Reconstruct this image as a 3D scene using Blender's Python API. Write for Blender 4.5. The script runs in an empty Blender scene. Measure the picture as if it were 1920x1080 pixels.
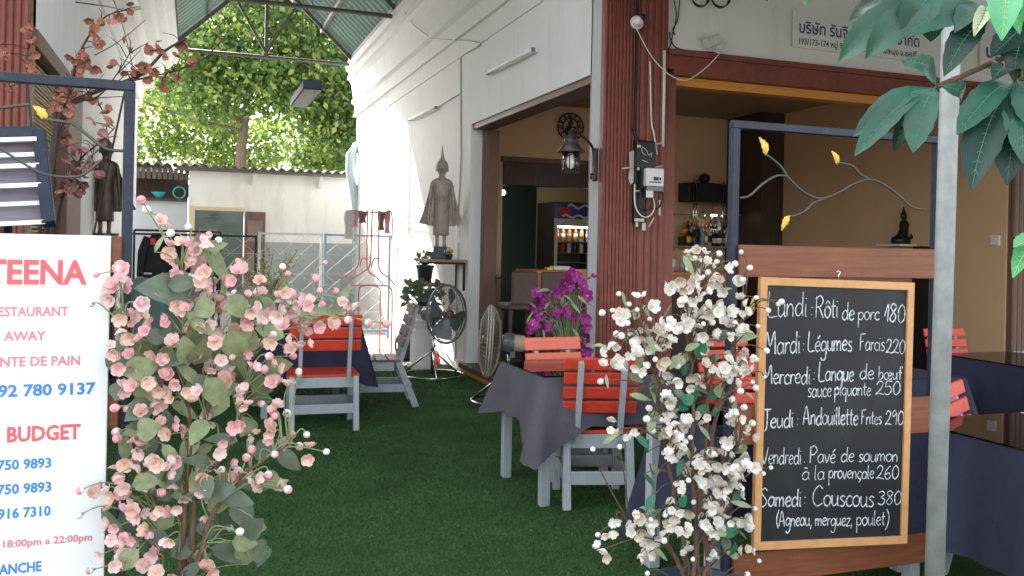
import bpy, bmesh, math, random
import numpy as np
from mathutils import Vector, Matrix, Euler
R = math.radians
random.seed(11)
rng = np.random.default_rng(5)
S = bpy.context.scene
COL = S.collection

# ---------------------------------------------------------------- camera, sky, sun, exposure
cd = bpy.data.cameras.new('camera'); cam = bpy.data.objects.new('camera', cd); COL.objects.link(cam)
FPX, PX, PY = 1650.0, 960.0, 461.0            # focal length and principal point in pixels of the 1920 x 1080 photograph
YAW, ROLL = 19.9, 1.2
cd.sensor_width = 36; cd.lens = 36 * FPX / 1920; cd.shift_y = -(540 - PY) / 1920
cd.clip_start = 0.05; cd.clip_end = 500
CAMM = Matrix.Translation((0, 0, 1.5)) @ Matrix.Rotation(R(-YAW), 4, 'Z') @ Matrix.Rotation(R(90), 4, 'X') @ Matrix.Rotation(R(ROLL), 4, 'Z')
cam.matrix_world = CAMM
S.camera = cam

SUN_TO = Vector((-.40, 1.0, .75)).normalized()   # towards the sun: behind the trees, so the passage is backlit
el = math.asin(SUN_TO.z); az = math.atan2(SUN_TO.x, SUN_TO.y)
wd = bpy.data.worlds.new('World'); S.world = wd; wd.use_nodes = True
nt = wd.node_tree; bg = nt.nodes['Background']
sky = nt.nodes.new('ShaderNodeTexSky'); sky.sky_type = 'NISHITA'; sky.sun_disc = False
sky.sun_elevation = el; sky.sun_rotation = az; sky.dust_density = 2.5; sky.air_density = 1.0; sky.ozone_density = .6
hs = nt.nodes.new('ShaderNodeHueSaturation'); hs.inputs['Saturation'].default_value = .28      # a hazy, nearly white sky
nt.links.new(sky.outputs[0], hs.inputs['Color']); nt.links.new(hs.outputs[0], bg.inputs[0]); bg.inputs[1].default_value = 0.15
sl = bpy.data.lights.new('sun', 'SUN'); sl.energy = 4.5; sl.angle = R(.5); sl.color = (1, .95, .87)
so = bpy.data.objects.new('sun', sl); COL.objects.link(so)
so.rotation_euler = SUN_TO.to_track_quat('Z', 'Y').to_euler()
S.view_settings.view_transform = 'Standard'; S.view_settings.look = 'None'
S.view_settings.exposure = 2.45; S.view_settings.gamma = 1
S.cycles.max_bounces = 10; S.cycles.diffuse_bounces = 6; S.cycles.transparent_max_bounces = 24
S.cycles.sample_clamp_indirect = 8

# ---------------------------------------------------------------- helpers
C0 = Vector((0, 0, 1.5)); CM3 = CAMM.to_3x3()
FWD = CM3 @ Vector((0, 0, -1))
def ray(u, v): return CM3 @ Vector(((u - PX) / FPX, -(v - PY) / FPX, -1))
def aY(u, v, Y): d = ray(u, v); return C0 + d * (Y / d.y)
def aX(u, v, X): d = ray(u, v); return C0 + d * (X / d.x)
def aZ(u, v, z): d = ray(u, v); return C0 + d * ((z - 1.5) / d.z)
def aD(u, v, D): return C0 + ray(u, v) * D

W = {}
def V(*a): return Vector(a)
def tag(o, label=None, cat=None, group=None, kind=None):
    if label: o['label'] = label
    if cat: o['category'] = cat
    if group: o['group'] = group
    if kind: o['kind'] = kind
    return o
def thing(name, label, cat, loc=(0, 0, 0), rz=0, group=None):
    o = bpy.data.objects.new(name, None); COL.objects.link(o)
    o.empty_display_size = .1
    o.location = loc; o.rotation_euler = (0, 0, rz)
    W[o] = Matrix.Translation(Vector(loc)) @ Matrix.Rotation(rz, 4, 'Z')
    return tag(o, label, cat, group)
def dup(root, loc, rz, label=None, group=None, scale=None):
    r = root.copy(); COL.objects.link(r); r.location = loc; r.rotation_euler = (0, 0, rz)
    if scale: r.scale = scale
    if label: r['label'] = label
    if group: r['group'] = group
    for ch in list(root.children):
        c = ch.copy(); COL.objects.link(c); c.parent = r
        for g in list(ch.children):
            d = g.copy(); COL.objects.link(d); d.parent = c
    return r

class MB:
    def __init__(s): s.v = []; s.f = []; s.m = []; s.sm = []
    def add(s, vs, fs, mi=0, sm=False):
        b = len(s.v); s.v += [tuple(v) for v in vs]
        s.f += [tuple(i + b for i in f) for f in fs]; s.m += [mi] * len(fs); s.sm += [sm] * len(fs); return s
    def box(s, a, b, mi=0, M=None):
        (x0, y0, z0), (x1, y1, z1) = a, b
        vs = [V(x, y, z) for z in (z0, z1) for (x, y) in ((x0, y0), (x1, y0), (x1, y1), (x0, y1))]
        if M is not None: vs = [M @ v for v in vs]
        return s.add(vs, [(3, 2, 1, 0), (4, 5, 6, 7), (0, 1, 5, 4), (1, 2, 6, 5), (2, 3, 7, 6), (3, 0, 4, 7)], mi)
    def bx(s, c, sz, mi=0, rot=None):
        M = Matrix.Translation(Vector(c)) @ (rot.to_4x4() if rot is not None else Matrix())
        h = [k / 2 for k in sz]
        return s.box((-h[0], -h[1], -h[2]), (h[0], h[1], h[2]), mi, M)
    def bar(s, p0, p1, w, h, mi=0, up=(0, 0, 1)):
        p0, p1 = Vector(p0), Vector(p1); d = (p1 - p0); L = d.length; d.normalize(); up = Vector(up)
        x = d.cross(up)
        if x.length < 1e-4: x = d.cross(V(0, 1, 0))
        x.normalize(); z = x.cross(d)
        M = Matrix(((x.x, d.x, z.x, p0.x), (x.y, d.y, z.y, p0.y), (x.z, d.z, z.z, p0.z), (0, 0, 0, 1)))
        return s.box((-w / 2, 0, -h / 2), (w / 2, L, h / 2), mi, M)
    def tube(s, pts, r, n=8, mi=0, closed=False, cap=True):
        pts = [Vector(p) for p in pts]; k = len(pts)
        rs = r if isinstance(r, (list, tuple)) else [r] * k
        vs = []; prev = None
        for i, p in enumerate(pts):
            if closed: t = pts[(i + 1) % k] - pts[i - 1]
            else: t = pts[min(i + 1, k - 1)] - pts[max(i - 1, 0)]
            if t.length < 1e-9: t = V(0, 0, 1)
            t.normalize()
            if prev is None:
                a = V(0, 0, 1) if abs(t.z) < .9 else V(1, 0, 0)
                x = t.cross(a)
            else: x = prev - t * prev.dot(t)
            if x.length < 1e-6: x = t.cross(V(.3, .5, .8))
            x.normalize(); prev = x; y = t.cross(x)
            for j in range(n):
                a = 2 * math.pi * j / n
                vs.append(p + (x * math.cos(a) + y * math.sin(a)) * rs[i])
        fs = []
        for i in range(k if closed else k - 1):
            a, b = i * n, ((i + 1) % k) * n
            for j in range(n): fs.append((a + j, a + (j + 1) % n, b + (j + 1) % n, b + j))
        s.add(vs, fs, mi, True)
        if cap and not closed:
            b = len(s.v) - k * n
            s.f += [tuple(b + j for j in reversed(range(n))), tuple(b + (k - 1) * n + j for j in range(n))]
            s.m += [mi] * 2; s.sm += [False] * 2
        return s
    def lathe(s, prof, c=(0, 0, 0), n=24, mi=0, axis=None, sm=True):
        c = Vector(c); q = Vector(axis).normalized().to_track_quat('Z', 'Y').to_matrix() if axis is not None else Matrix.Identity(3)
        vs = []
        for (r, z) in prof:
            for j in range(n):
                a = 2 * math.pi * j / n; vs.append(c + q @ V(r * math.cos(a), r * math.sin(a), z))
        fs = []
        for i in range(len(prof) - 1):
            for j in range(n):
                fs.append((i * n + j, i * n + (j + 1) % n, (i + 1) * n + (j + 1) % n, (i + 1) * n + j))
        s.add(vs, fs, mi, sm)
        b = len(s.v) - len(prof) * n
        if prof[0][0] > 1e-5: s.f.append(tuple(b + j for j in reversed(range(n)))); s.m.append(mi); s.sm.append(False)
        if prof[-1][0] > 1e-5: s.f.append(tuple(b + (len(prof) - 1) * n + j for j in range(n))); s.m.append(mi); s.sm.append(False)
        return s
    def loft(s, rings, mi=0, cap=True, sm=True):
        n = len(rings[0]); b = len(s.v); vs = [p for r in rings for p in r]; fs = []
        for i in range(len(rings) - 1):
            for j in range(n): fs.append((i * n + j, i * n + (j + 1) % n, (i + 1) * n + (j + 1) % n, (i + 1) * n + j))
        s.add(vs, fs, mi, sm)
        if cap:
            s.f += [tuple(b + j for j in reversed(range(n))), tuple(b + (len(rings) - 1) * n + j for j in range(n))]
            s.m += [mi] * 2; s.sm += [False] * 2
        return s
    def ell(s, c, r, n=10, m=7, mi=0, rot=None):
        c = Vector(c); r = r if isinstance(r, (list, tuple)) else (r, r, r); vs = []
        for i in range(m + 1):
            t = math.pi * i / m
            for j in range(n):
                a = 2 * math.pi * j / n
                p = V(r[0] * math.sin(t) * math.cos(a), r[1] * math.sin(t) * math.sin(a), -r[2] * math.cos(t))
                if rot is not None: p = rot @ p
                vs.append(c + p)
        fs = [(i * n + j, i * n + (j + 1) % n, (i + 1) * n + (j + 1) % n, (i + 1) * n + j) for i in range(m) for j in range(n)]
        return s.add(vs, fs, mi, True)
    def prism(s, poly, p0, axis, mi=0):        # poly: list of 3D points, extruded along the vector axis
        n = len(poly); a = [Vector(p) + Vector(p0) for p in poly]; b = [p + Vector(axis) for p in a]
        return s.add(a + b, [tuple(reversed(range(n))), tuple(range(n, 2 * n))] + [(j, (j + 1) % n, n + (j + 1) % n, n + j) for j in range(n)], mi)
    def sheet(s, grid, mi=0, sm=True, thick=0):   # grid[i][j] points
        h, w = len(grid), len(grid[0]); vs = [p for r in grid for p in r]
        fs = [(i * w + j, i * w + j + 1, (i + 1) * w + j + 1, (i + 1) * w + j) for i in range(h - 1) for j in range(w - 1)]
        return s.add(vs, fs, mi, sm)
    def build(s, name, mats, parent=None, bevel=0, label=None, segs=1, recalc=False):
        if not isinstance(mats, (list, tuple)): mats = [mats]
        me = bpy.data.meshes.new(name)
        vs = s.v
        if parent is not None:
            Mi = W[parent].inverted(); vs = [Mi @ Vector(v) for v in vs]
        me.from_pydata([tuple(v) for v in vs], [], s.f)
        for m in mats: me.materials.append(m)
        me.polygons.foreach_set('material_index', s.m); me.polygons.foreach_set('use_smooth', s.sm)
        if bevel or recalc:
            bm = bmesh.new(); bm.from_mesh(me)
            bmesh.ops.remove_doubles(bm, verts=bm.verts, dist=1e-6) if recalc else None
            bmesh.ops.recalc_face_normals(bm, faces=bm.faces)
            if bevel:
                ed = [e for e in bm.edges if len(e.link_faces) == 2 and e.calc_face_angle(0) > .6]
                bmesh.ops.bevel(bm, geom=ed, offset=bevel, segments=segs, affect='EDGES', profile=.5)
            bm.to_mesh(me); bm.free()
        me.update()
        o = bpy.data.objects.new(name, me); COL.objects.link(o)
        if parent is not None: o.parent = parent; W[o] = W[parent]
        else: W[o] = Matrix()
        if label: o['label'] = label
        return o

def spline(pts, n=6):                           # Catmull-Rom through points
    P = [Vector(p) for p in pts]
    if len(P) < 3: return P
    out = []
    for i in range(len(P) - 1):
        a, b, c, d = P[max(i - 1, 0)], P[i], P[i + 1], P[min(i + 2, len(P) - 1)]
        for k in range(n):
            t = k / n
            out.append(.5 * ((2 * b) + (c - a) * t + (2 * a - 5 * b + 4 * c - d) * t * t + (3 * b - a - 3 * c + d) * t ** 3))
    return out + [P[-1]]

# ---------------------------------------------------------------- materials (all procedural)
def mat(name, col, rough=.6, var=.12, scale=6, bump=0, bscale=80, metal=0, spec=.4, stain=None, sscale=3, samt=.5, trans=0, stretch=None, coat=0, sstr=None):
    m = bpy.data.materials.new(name); m.use_nodes = True; t = m.node_tree; N = t.nodes; L = t.links
    p = N['Principled BSDF']; p.inputs['Roughness'].default_value = rough; p.inputs['Metallic'].default_value = metal
    p.inputs['Specular IOR Level'].default_value = spec
    if coat: p.inputs['Coat Weight'].default_value = coat; p.inputs['Coat Roughness'].default_value = .08
    tc = N.new('ShaderNodeTexCoord'); co = tc.outputs['Object']
    if stretch:
        mp = N.new('ShaderNodeMapping'); mp.inputs['Scale'].default_value = stretch; L.new(co, mp.inputs[0]); co = mp.outputs[0]
    nz = N.new('ShaderNodeTexNoise'); nz.inputs['Scale'].default_value = scale; nz.inputs['Detail'].default_value = 6; nz.inputs['Roughness'].default_value = .6
    L.new(co, nz.inputs['Vector'])
    rp = N.new('ShaderNodeValToRGB'); e = rp.color_ramp.elements
    e[0].position = .3; e[1].position = .7
    e[0].color = [max(0, c * (1 - var)) for c in col] + [1]; e[1].color = [min(1, c * (1 + var)) for c in col] + [1]
    L.new(nz.outputs[0], rp.inputs[0]); out = rp.outputs[0]
    if stain:
        n2 = N.new('ShaderNodeTexNoise'); n2.inputs['Scale'].default_value = sscale; n2.inputs['Detail'].default_value = 9; n2.inputs['Roughness'].default_value = .7
        so_ = tc.outputs['Object']
        if sstr:
            m2 = N.new('ShaderNodeMapping'); m2.inputs['Scale'].default_value = sstr; L.new(so_, m2.inputs[0]); so_ = m2.outputs[0]
        L.new(so_, n2.inputs['Vector'])
        r2 = N.new('ShaderNodeValToRGB'); r2.color_ramp.elements[0].position = .52; r2.color_ramp.elements[1].position = .72
        r2.color_ramp.elements[1].color = (samt, samt, samt, 1)
        L.new(n2.outputs[0], r2.inputs[0])
        mx = N.new('ShaderNodeMix'); mx.data_type = 'RGBA'; L.new(r2.outputs[0], mx.inputs['Factor']); L.new(out, mx.inputs['A'])
        mx.inputs['B'].default_value = list(stain) + [1]; out = mx.outputs['Result']
    L.new(out, p.inputs['Base Color'])
    if bump:
        n3 = N.new('ShaderNodeTexNoise'); n3.inputs['Scale'].default_value = bscale; n3.inputs['Detail'].default_value = 4
        L.new(co, n3.inputs['Vector'])
        b = N.new('ShaderNodeBump'); b.inputs['Strength'].default_value = bump; b.inputs['Distance'].default_value = .01
        L.new(n3.outputs[0], b.inputs['Height']); L.new(b.outputs[0], p.inputs['Normal'])
    if trans:
        tr = N.new('ShaderNodeBsdfTranslucent'); L.new(out, tr.inputs[0])
        ad = N.new('ShaderNodeMixShader'); ad.inputs[0].default_value = trans
        L.new(p.outputs[0], ad.inputs[1]); L.new(tr.outputs[0], ad.inputs[2]); L.new(ad.outputs[0], N['Material Output'].inputs[0])
    return m
def glass(name, tint=(1, 1, 1), rough=.02, ior=1.5):       # a thin pane: see-through with Fresnel reflection
    m = bpy.data.materials.new(name); m.use_nodes = True; t = m.node_tree; N = t.nodes; L = t.links; N.remove(N['Principled BSDF'])
    a = N.new('ShaderNodeBsdfTransparent'); a.inputs[0].default_value = list(tint) + [1]
    g = N.new('ShaderNodeBsdfGlossy'); g.inputs['Roughness'].default_value = rough
    f = N.new('ShaderNodeFresnel'); f.inputs[0].default_value = ior
    x = N.new('ShaderNodeMixShader'); L.new(f.outputs[0], x.inputs[0]); L.new(a.outputs[0], x.inputs[1]); L.new(g.outputs[0], x.inputs[2])
    L.new(x.outputs[0], N['Material Output'].inputs[0]); return m
def emit(name, col, s):
    m = bpy.data.materials.new(name); m.use_nodes = True; p = m.node_tree.nodes['Principled BSDF']
    p.inputs['Emission Color'].default_value = list(col) + [1]; p.inputs['Emission Strength'].default_value = s; return m

MT = {}
MT['white_wall'] = mat('white wall paint', (.74, .74, .73), .75, .03, 2, .08, 50, stain=(.46, .44, .40), sscale=3, samt=.3, sstr=(1, 1, .22))
MT['cream_wall'] = mat('cream wall paint', (.80, .78, .74), .8, .04, 2, .1, 40, stain=(.42, .38, .33), sscale=2.6, samt=.4, sstr=(1, 1, .25))
MT['grey_wall'] = mat('pale grey paint', (.47, .49, .51), .7, .05, 4, .08, 50, stain=(.3, .3, .3), sscale=2, samt=.3)
MT['dado'] = mat('grey dado paint', (.36, .39, .39), .8, .07, 3, .1, 50, stain=(.22, .24, .2), sscale=1.5, samt=.5)
MT['red_paint'] = mat('oxide red gloss paint', (.205, .056, .040), .45, .18, 12, .1, 60, stain=(.11, .035, .03), sscale=7, samt=.65, spec=.35, sstr=(1, 1, .2))
MT['orange_wood'] = mat('orange varnished timber', (.62, .25, .045), .5, .18, 4, stretch=(2, 20, 20))
MT['tan_wall'] = mat('tan wall paint', (.66, .43, .25), .8, .06, 1.5, .08, 50)
MT['dark_wood'] = mat('dark brown timber', (.06, .034, .026), .5, .25, 4, .1, 40, stretch=(14, 14, 1.2))
MT['brown_wood'] = mat('brown timber', (.16, .085, .06), .55, .2, 4, .1, 40, stretch=(14, 14, 1.2))
MT['tan_ceiling'] = mat('tan ceiling', (.36, .26, .18), .8, .05, 2)
MT['tile'] = mat('interior floor', (.14, .1, .075), .3, .15, 3)
MT['kitchen'] = mat('kitchen wall', (.10, .14, .13), .7, .15, 2)
MT['concrete'] = mat('concrete', (.36, .34, .31), .85, .12, 3, .25, 60, stain=(.2, .19, .17), sscale=1.2, samt=.5)
MT['asphalt'] = mat('worn asphalt', (.19, .185, .175), .9, .2, 5, .3, 90)
MT['slate_metal'] = mat('slate blue painted steel', (.015, .022, .040), .5, .2, 9, .05, 90, spec=.35, stain=(.07, .085, .11), sscale=26, samt=.4)
MT['galv'] = mat('galvanised steel', (.27, .29, .285), .65, .2, 14, .06, 90, metal=.25, stain=(.27, .24, .2), sscale=8, samt=.4)
MT['plank'] = mat('stained plank', (.185, .060, .025), .45, .24, 5, .08, 60, stretch=(1.3, 14, 14), stain=(.14, .045, .022), sscale=4, samt=.5)
MT['pine'] = mat('pine frame', (.58, .30, .125), .5, .13, 6, stretch=(3, 3, 3))
MT['slate'] = mat('chalkboard', (.014, .015, .018), .5, .25, 3, .03, 90, spec=.35, stain=(.045, .046, .05), sscale=4, samt=.55, sstr=(1, 1, .5))
MT['chalk'] = mat('chalk', (.50, .54, .56), .95, .6, 75, spec=.05)
MT['sign_white'] = mat('white banner vinyl', (.86, .87, .89), .35, .012, 2, .05, 3, spec=.4)
MT['ink_red'] = mat('red print', (.74, .12, .13), .45, .05)
MT['ink_pink'] = mat('faded red print', (.72, .22, .27), .45, .05)
MT['ink_blue'] = mat('blue print', (.06, .22, .60), .45, .05)
MT['ink_navy'] = mat('navy print', (.045, .035, .16), .5, .05)
MT['ink_dark'] = mat('dark print', (.04, .04, .06), .5, .05)
MT['gold_leaf'] = mat('yellow painted tin', (.80, .50, .08), .42, .2, 20, spec=.5)
MT['wire_grey'] = mat('grey wire', (.09, .085, .08), .4, .1, 10, metal=.4)
MT['wire_black'] = mat('black cable', (.015, .015, .016), .5, .2, 10)
MT['wire_white'] = mat('white cable', (.68, .66, .60), .6, .1, 10)
MT['black'] = mat('black plastic', (.012, .012, .013), .42, .2, 10)
MT['white_plastic'] = mat('white plastic', (.72, .72, .70), .4, .04, 8)
MT['grey_paint'] = mat('grey painted timber', (.36, .40, .425), .5, .09, 5, .1, 50, stretch=(6, 6, 2), stain=(.22, .24, .25), sscale=7, samt=.4)
MT['red_slat'] = mat('red painted slats', (.64, .055, .028), .45, .15, 7, .08, 50, stretch=(2, 9, 9), spec=.4, stain=(.30, .07, .05), sscale=16, samt=.55)
MT['sunlit_slat'] = mat('sunlit salmon slats', (.74, .16, .10), .5, .12, 7, .08, 50, stretch=(2, 9, 9), stain=(.5, .13, .1), sscale=14, samt=.5)  # red slats made lighter in colour to stand for sunlight bounced off the wall
MT['maroon_slat'] = mat('maroon painted slats', (.20, .03, .035), .45, .1, 5)
MT['mauve_slat'] = mat('backlit mauve slats', (.20, .13, .14), .5, .1, 5)  # on the chair, the mauve tone puts the backlit look into the slat colour
MT['cloth_plum'] = mat('plum grey tablecloth', (.085, .08, .10), .9, .16, 4, .9, 13, stain=(.11, .10, .125), sscale=3, samt=.5)
MT['cloth_navy'] = mat('navy tablecloth', (.024, .027, .054), .85, .2, 4, .9, 13, stain=(.036, .04, .07), sscale=3, samt=.5)
MT['table_glass'] = glass('table glass', (.93, .96, .95), .015, 1.52)
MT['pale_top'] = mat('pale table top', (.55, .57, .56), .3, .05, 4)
MT['clear'] = glass('clear glass', (.96, .97, .97), .02, 1.45)
MT['bronze'] = mat('aged bronze', (.10, .075, .055), .45, .3, 9, .12, 50, metal=.5, stain=(.055, .06, .075), sscale=7, samt=.8)
MT['silver_bronze'] = mat('weathered silver bronze', (.36, .30, .265), .5, .2, 10, .12, 60, metal=.2, stain=(.17, .175, .22), sscale=6, samt=.8)
MT['black_stone'] = mat('black lacquer', (.01, .01, .01), .4, .2, 10)
MT['grey_stone'] = mat('grey stone', (.16, .18, .2), .7, .15, 12)
MT['teal_stone'] = mat('blue grey plinth', (.075, .105, .135), .55, .15, 10)
MT['shelf_wood'] = mat('shelf timber', (.32, .19, .10), .55, .2, 5, stretch=(2, 14, 14))
MT['terracotta'] = mat('terracotta', (.42, .17, .1), .7, .12, 9)
MT['pot_blue'] = mat('dark blue pot', (.03, .045, .075), .4, .12, 8)
MT['bag_black'] = mat('black nylon', (.018, .02, .026), .6, .2, 20, .2, 90)
MT['bag_red'] = mat('red plastic bag', (.70, .035, .02), .35, .12, 14, .2, 30, trans=.15)
MT['chrome'] = mat('chrome', (.62, .62, .6), .18, .08, 10, metal=1)
MT['fan_grey'] = mat('fan grey metal', (.20, .215, .22), .45, .15, 8, metal=.4)
MT['fan_blade'] = mat('fan blade', (.17, .19, .20), .4, .12, 8, metal=.3)
MT['copper'] = mat('copper hub', (.28, .16, .12), .4, .1, 8, metal=.5)
MT['beige_metal'] = mat('beige metal', (.52, .46, .36), .45, .1, 8)
MT['red_tube'] = mat('orange red painted tube', (.56, .20, .13), .45, .15, 9)
MT['gate_blue'] = mat('blue gate steel', (.16, .26, .38), .5, .15, 9)
MT['gate_grey'] = mat('pale grey gate steel', (.50, .51, .50), .5, .12, 9)
MT['asbestos'] = mat('fibre cement sheet', (.25, .23, .20), .9, .2, 4, .2, 40, stain=(.1, .1, .08), sscale=2, samt=.7)
MT['green_roof'] = mat('green roofing sheet', (.085, .15, .125), .55, .12, 3, trans=.06)
MT['roof_steel'] = mat('roof steel', (.13, .12, .105), .6, .2, 6)
MT['bamboo'] = mat('bamboo blind', (.40, .29, .165), .6, .2, 9, stretch=(8, 1, 8))
MT['pipe_blue'] = mat('pale blue pipe', (.50, .62, .66), .5, .06, 5)
MT['teal_cloth'] = mat('teal tarpaulin', (.105, .17, .165), .7, .12, 5, .2, 60)
MT['fabric_black'] = mat('black fabric', (.012, .013, .018), .85, .2, 14, .2, 60)
MT['fabric_pink'] = mat('pink towel', (.66, .38, .38), .9, .1, 14, .3, 120)
MT['fabric_white'] = mat('white fabric', (.72, .68, .62), .9, .06, 14, .2, 60, trans=.2)
MT['fabric_red'] = mat('red fabric', (.6, .05, .07), .9, .06, 14)
MT['teal_plastic'] = mat('turquoise plastic', (.03, .38, .40), .4, .08, 8)
MT['bark'] = mat('tree bark', (.17, .125, .09), .9, .3, 9, .5, 30, stretch=(3, 3, .8))
MT['twig'] = mat('twig bark', (.135, .078, .05), .8, .3, 20, .3, 60, stretch=(3, 3, 1))
MT['twig_dark'] = mat('dark twig', (.045, .03, .028), .8, .25, 20)
MT['tree_leaf'] = mat('tree leaf', (.16, .26, .09), .5, .4, .9, trans=.6, spec=.25)
MT['tree_leaf_young'] = mat('young tree leaf', (.38, .48, .12), .5, .35, .9, trans=.55, spec=.25)
MT['silk_leaf'] = mat('silk leaf', (.225, .255, .13), .55, .3, 30, .15, 60, trans=.2)
MT['silk_leaf_dark'] = mat('dark silk leaf', (.12, .155, .105), .5, .25, 30, .15, 60, trans=.12)
MT['silk_leaf_pale'] = mat('pale silk leaf', (.30, .37, .20), .55, .25, 30, trans=.25)
MT['jade_leaf'] = mat('jade silk leaf', (.035, .17, .09), .45, .2, 30, trans=.15)
MT['petal_pink'] = mat('pink petal', (.83, .49, .52), .65, .14, 60, trans=.25)
MT['petal_peach'] = mat('peach petal', (.85, .62, .54), .65, .14, 60, trans=.25)
MT['petal_pale'] = mat('pale pink petal', (.85, .66, .64), .65, .1, 60, trans=.25)
MT['bud_pink'] = mat('pink bud', (.82, .34, .38), .5, .2, 50)
MT['bud_white'] = mat('white bud', (.80, .77, .71), .55, .08, 50)
MT['petal_white'] = mat('white petal', (.82, .79, .74), .6, .06, 60, trans=.2)
MT['petal_ivory'] = mat('ivory petal', (.66, .58, .48), .6, .1, 60, trans=.2)
MT['stamen'] = mat('yellow stamen', (.72, .45, .10), .7, .1, 50)
MT['orchid'] = mat('magenta orchid petal', (.36, .035, .25), .5, .3, 40, trans=.2)
MT['orchid_pale'] = mat('pale orchid lip', (.62, .3, .56), .5, .15, 40, trans=.2)
MT['rust_petal'] = mat('rust petal', (.42, .175, .125), .75, .28, 18, trans=.2)
MT['rust_dark'] = mat('dusty rose petal', (.30, .14, .135), .7, .28, 18, trans=.2)
MT['pachira'] = mat('glossy deep green leaf', (.020, .088, .055), .38, .35, 7, .06, 40, trans=.12, spec=.5)
MT['pachira_dark'] = mat('dark green leaf', (.008, .032, .022), .38, .3, 7, trans=.06)
MT['pachira_young'] = mat('bright young leaf', (.09, .40, .16), .35, .15, 7, trans=.3)
MT['pachira_pale'] = mat('pale yellow leaf', (.55, .58, .32), .4, .12, 7, trans=.3)
MT['counter'] = mat('bar counter timber', (.50, .185, .045), .35, .18, 4, stretch=(1.2, 12, 12))
MT['leather'] = mat('brown leather', (.10, .06, .05), .5, .2, 9, .15, 40)
MT['bottle_dark'] = mat('dark bottle glass', (.025, .012, .008), .12, .3, 14, spec=.7)
MT['bottle_amber'] = mat('amber drink', (.42, .13, .02), .15, .3, 14, spec=.7)
MT['bottle_clear'] = mat('pale bottle glass', (.35, .36, .34), .1, .2, 14, spec=.7)
MT['paper'] = mat('paper', (.72, .72, .70), .7, .05, 8)
MT['fridge_panel'] = mat('printed fridge header', (.05, .065, .20), .3, .5, 9)
MT['meter_glass'] = mat('meter cover', (.58, .58, .56), .2, .06, 9, spec=.6)
MT['lamp_iron'] = mat('antique iron', (.06, .052, .045), .45, .25, 14, metal=.6)
MT['tape'] = mat('peeling tape', (.55, .52, .46), .7, .12, 14)
MT['turf'] = mat('artificial turf', (.046, .10, .033), .9, .35, 60, .8, 180, spec=.1, stain=(.05, .075, .03), sscale=1.3, samt=.5)
MT['turf_blade'] = mat('turf blade', (.052, .125, .040), .75, .4, 2.5, spec=.2)
MT['cream_frame'] = mat('cream door frame', (.62, .50, .33), .6, .1, 5)

# ---------------------------------------------------------------- ground
b = MB(); b.box((-60, -60, -.3), (60, 90, -.02)); tag(b.build('ground', MT['asphalt']), 'grey street and yard ground', 'ground', kind='structure')
b = MB(); b.box((-1.3, 6.6, -.019), (3.2, 40, 0)); tag(b.build('passage_floor', MT['concrete']), 'grey concrete floor of the passage', 'floor', kind='structure')
b = MB(); b.box((-4.0, -1.5, -.018), (10, 6.5, .004)); b.box((-1.0, 6.5, -.016), (3.0, 10.6, .0045))
tag(b.build('turf', MT['turf']), 'dark green artificial turf laid over the terrace and passage', 'turf', kind='structure')
def turf_blades():
    n = 170000
    x = rng.uniform(-1.0, 3.0, n); y = rng.uniform(2.6, 10.55, n) ** 1.0
    k = (y < 6.2) | (x > -.98); x, y = x[k], y[k]; n = len(x)
    a = rng.uniform(0, 6.283, n); h = rng.uniform(.007, .0135, n) ; w = rng.uniform(.0016, .003, n) * (1 + y * .12)
    tx, ty = rng.normal(0, .007, n), rng.normal(0, .007, n)
    v = np.zeros((n, 3, 3), np.float32)
    v[:, 0] = np.stack([x - np.cos(a) * w, y - np.sin(a) * w, np.full(n, .004)], 1)
    v[:, 1] = np.stack([x + np.cos(a) * w, y + np.sin(a) * w, np.full(n, .004)], 1)
    v[:, 2] = np.stack([x + tx, y + ty, .004 + h], 1)
    me = bpy.data.meshes.new('turf_blades'); me.vertices.add(n * 3); me.vertices.foreach_set('co', v.ravel())
    me.loops.add(n * 3); me.loops.foreach_set('vertex_index', np.arange(n * 3, dtype=np.int32))
    me.polygons.add(n); me.polygons.foreach_set('loop_start', np.arange(0, n * 3, 3, dtype=np.int32))
    me.materials.append(MT['turf_blade']); me.update(); me.validate()
    o = bpy.data.objects.new('turf_grass', me); COL.objects.link(o)
    tag(o, 'short green plastic grass pile of the turf', 'grass', kind='stuff')
turf_blades()

# ---------------------------------------------------------------- shophouse with the restaurant (right of the passage)
def extr_y(prof, y0, y1, mb, mi=0, sm=False):       # open profile of (x, z) points extruded along Y
    n = len(prof); a = [V(x, y0, z) for x, z in prof]; c = [V(x, y1, z) for x, z in prof]
    mb.add(a + c, [(j, j + 1, n + j + 1, n + j) for j in range(n - 1)] + [tuple(reversed(range(n))), tuple(range(n, 2 * n))], mi, sm)
def flutes(mb, x0, x1, yf, z0, z1, pitch, depth, xdir=1):     # half-round ribs on a face looking towards -Y
    n = max(1, round((x1 - x0) / pitch)); p = (x1 - x0) / n; top = []
    for i in range(n):
        for k in range(6):
            t = k / 6; top.append((x0 + (i + t) * p, yf - depth * math.sqrt(max(0, 1 - (2 * t - 1) ** 2)) if t > 0 else yf))
    top.append((x1, yf))
    poly = [(x0, yf + .06)] + top + [(x1, yf + .06)]
    m = len(poly); a = [V(x, y, z0) for x, y in poly]; c = [V(x, y, z1) for x, y in poly]
    mb.add(a + c, [(j, (j + 1) % m, m + (j + 1) % m, m + j) for j in range(m)] + [tuple(reversed(range(m))), tuple(range(m, 2 * m))], 0, False)

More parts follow.
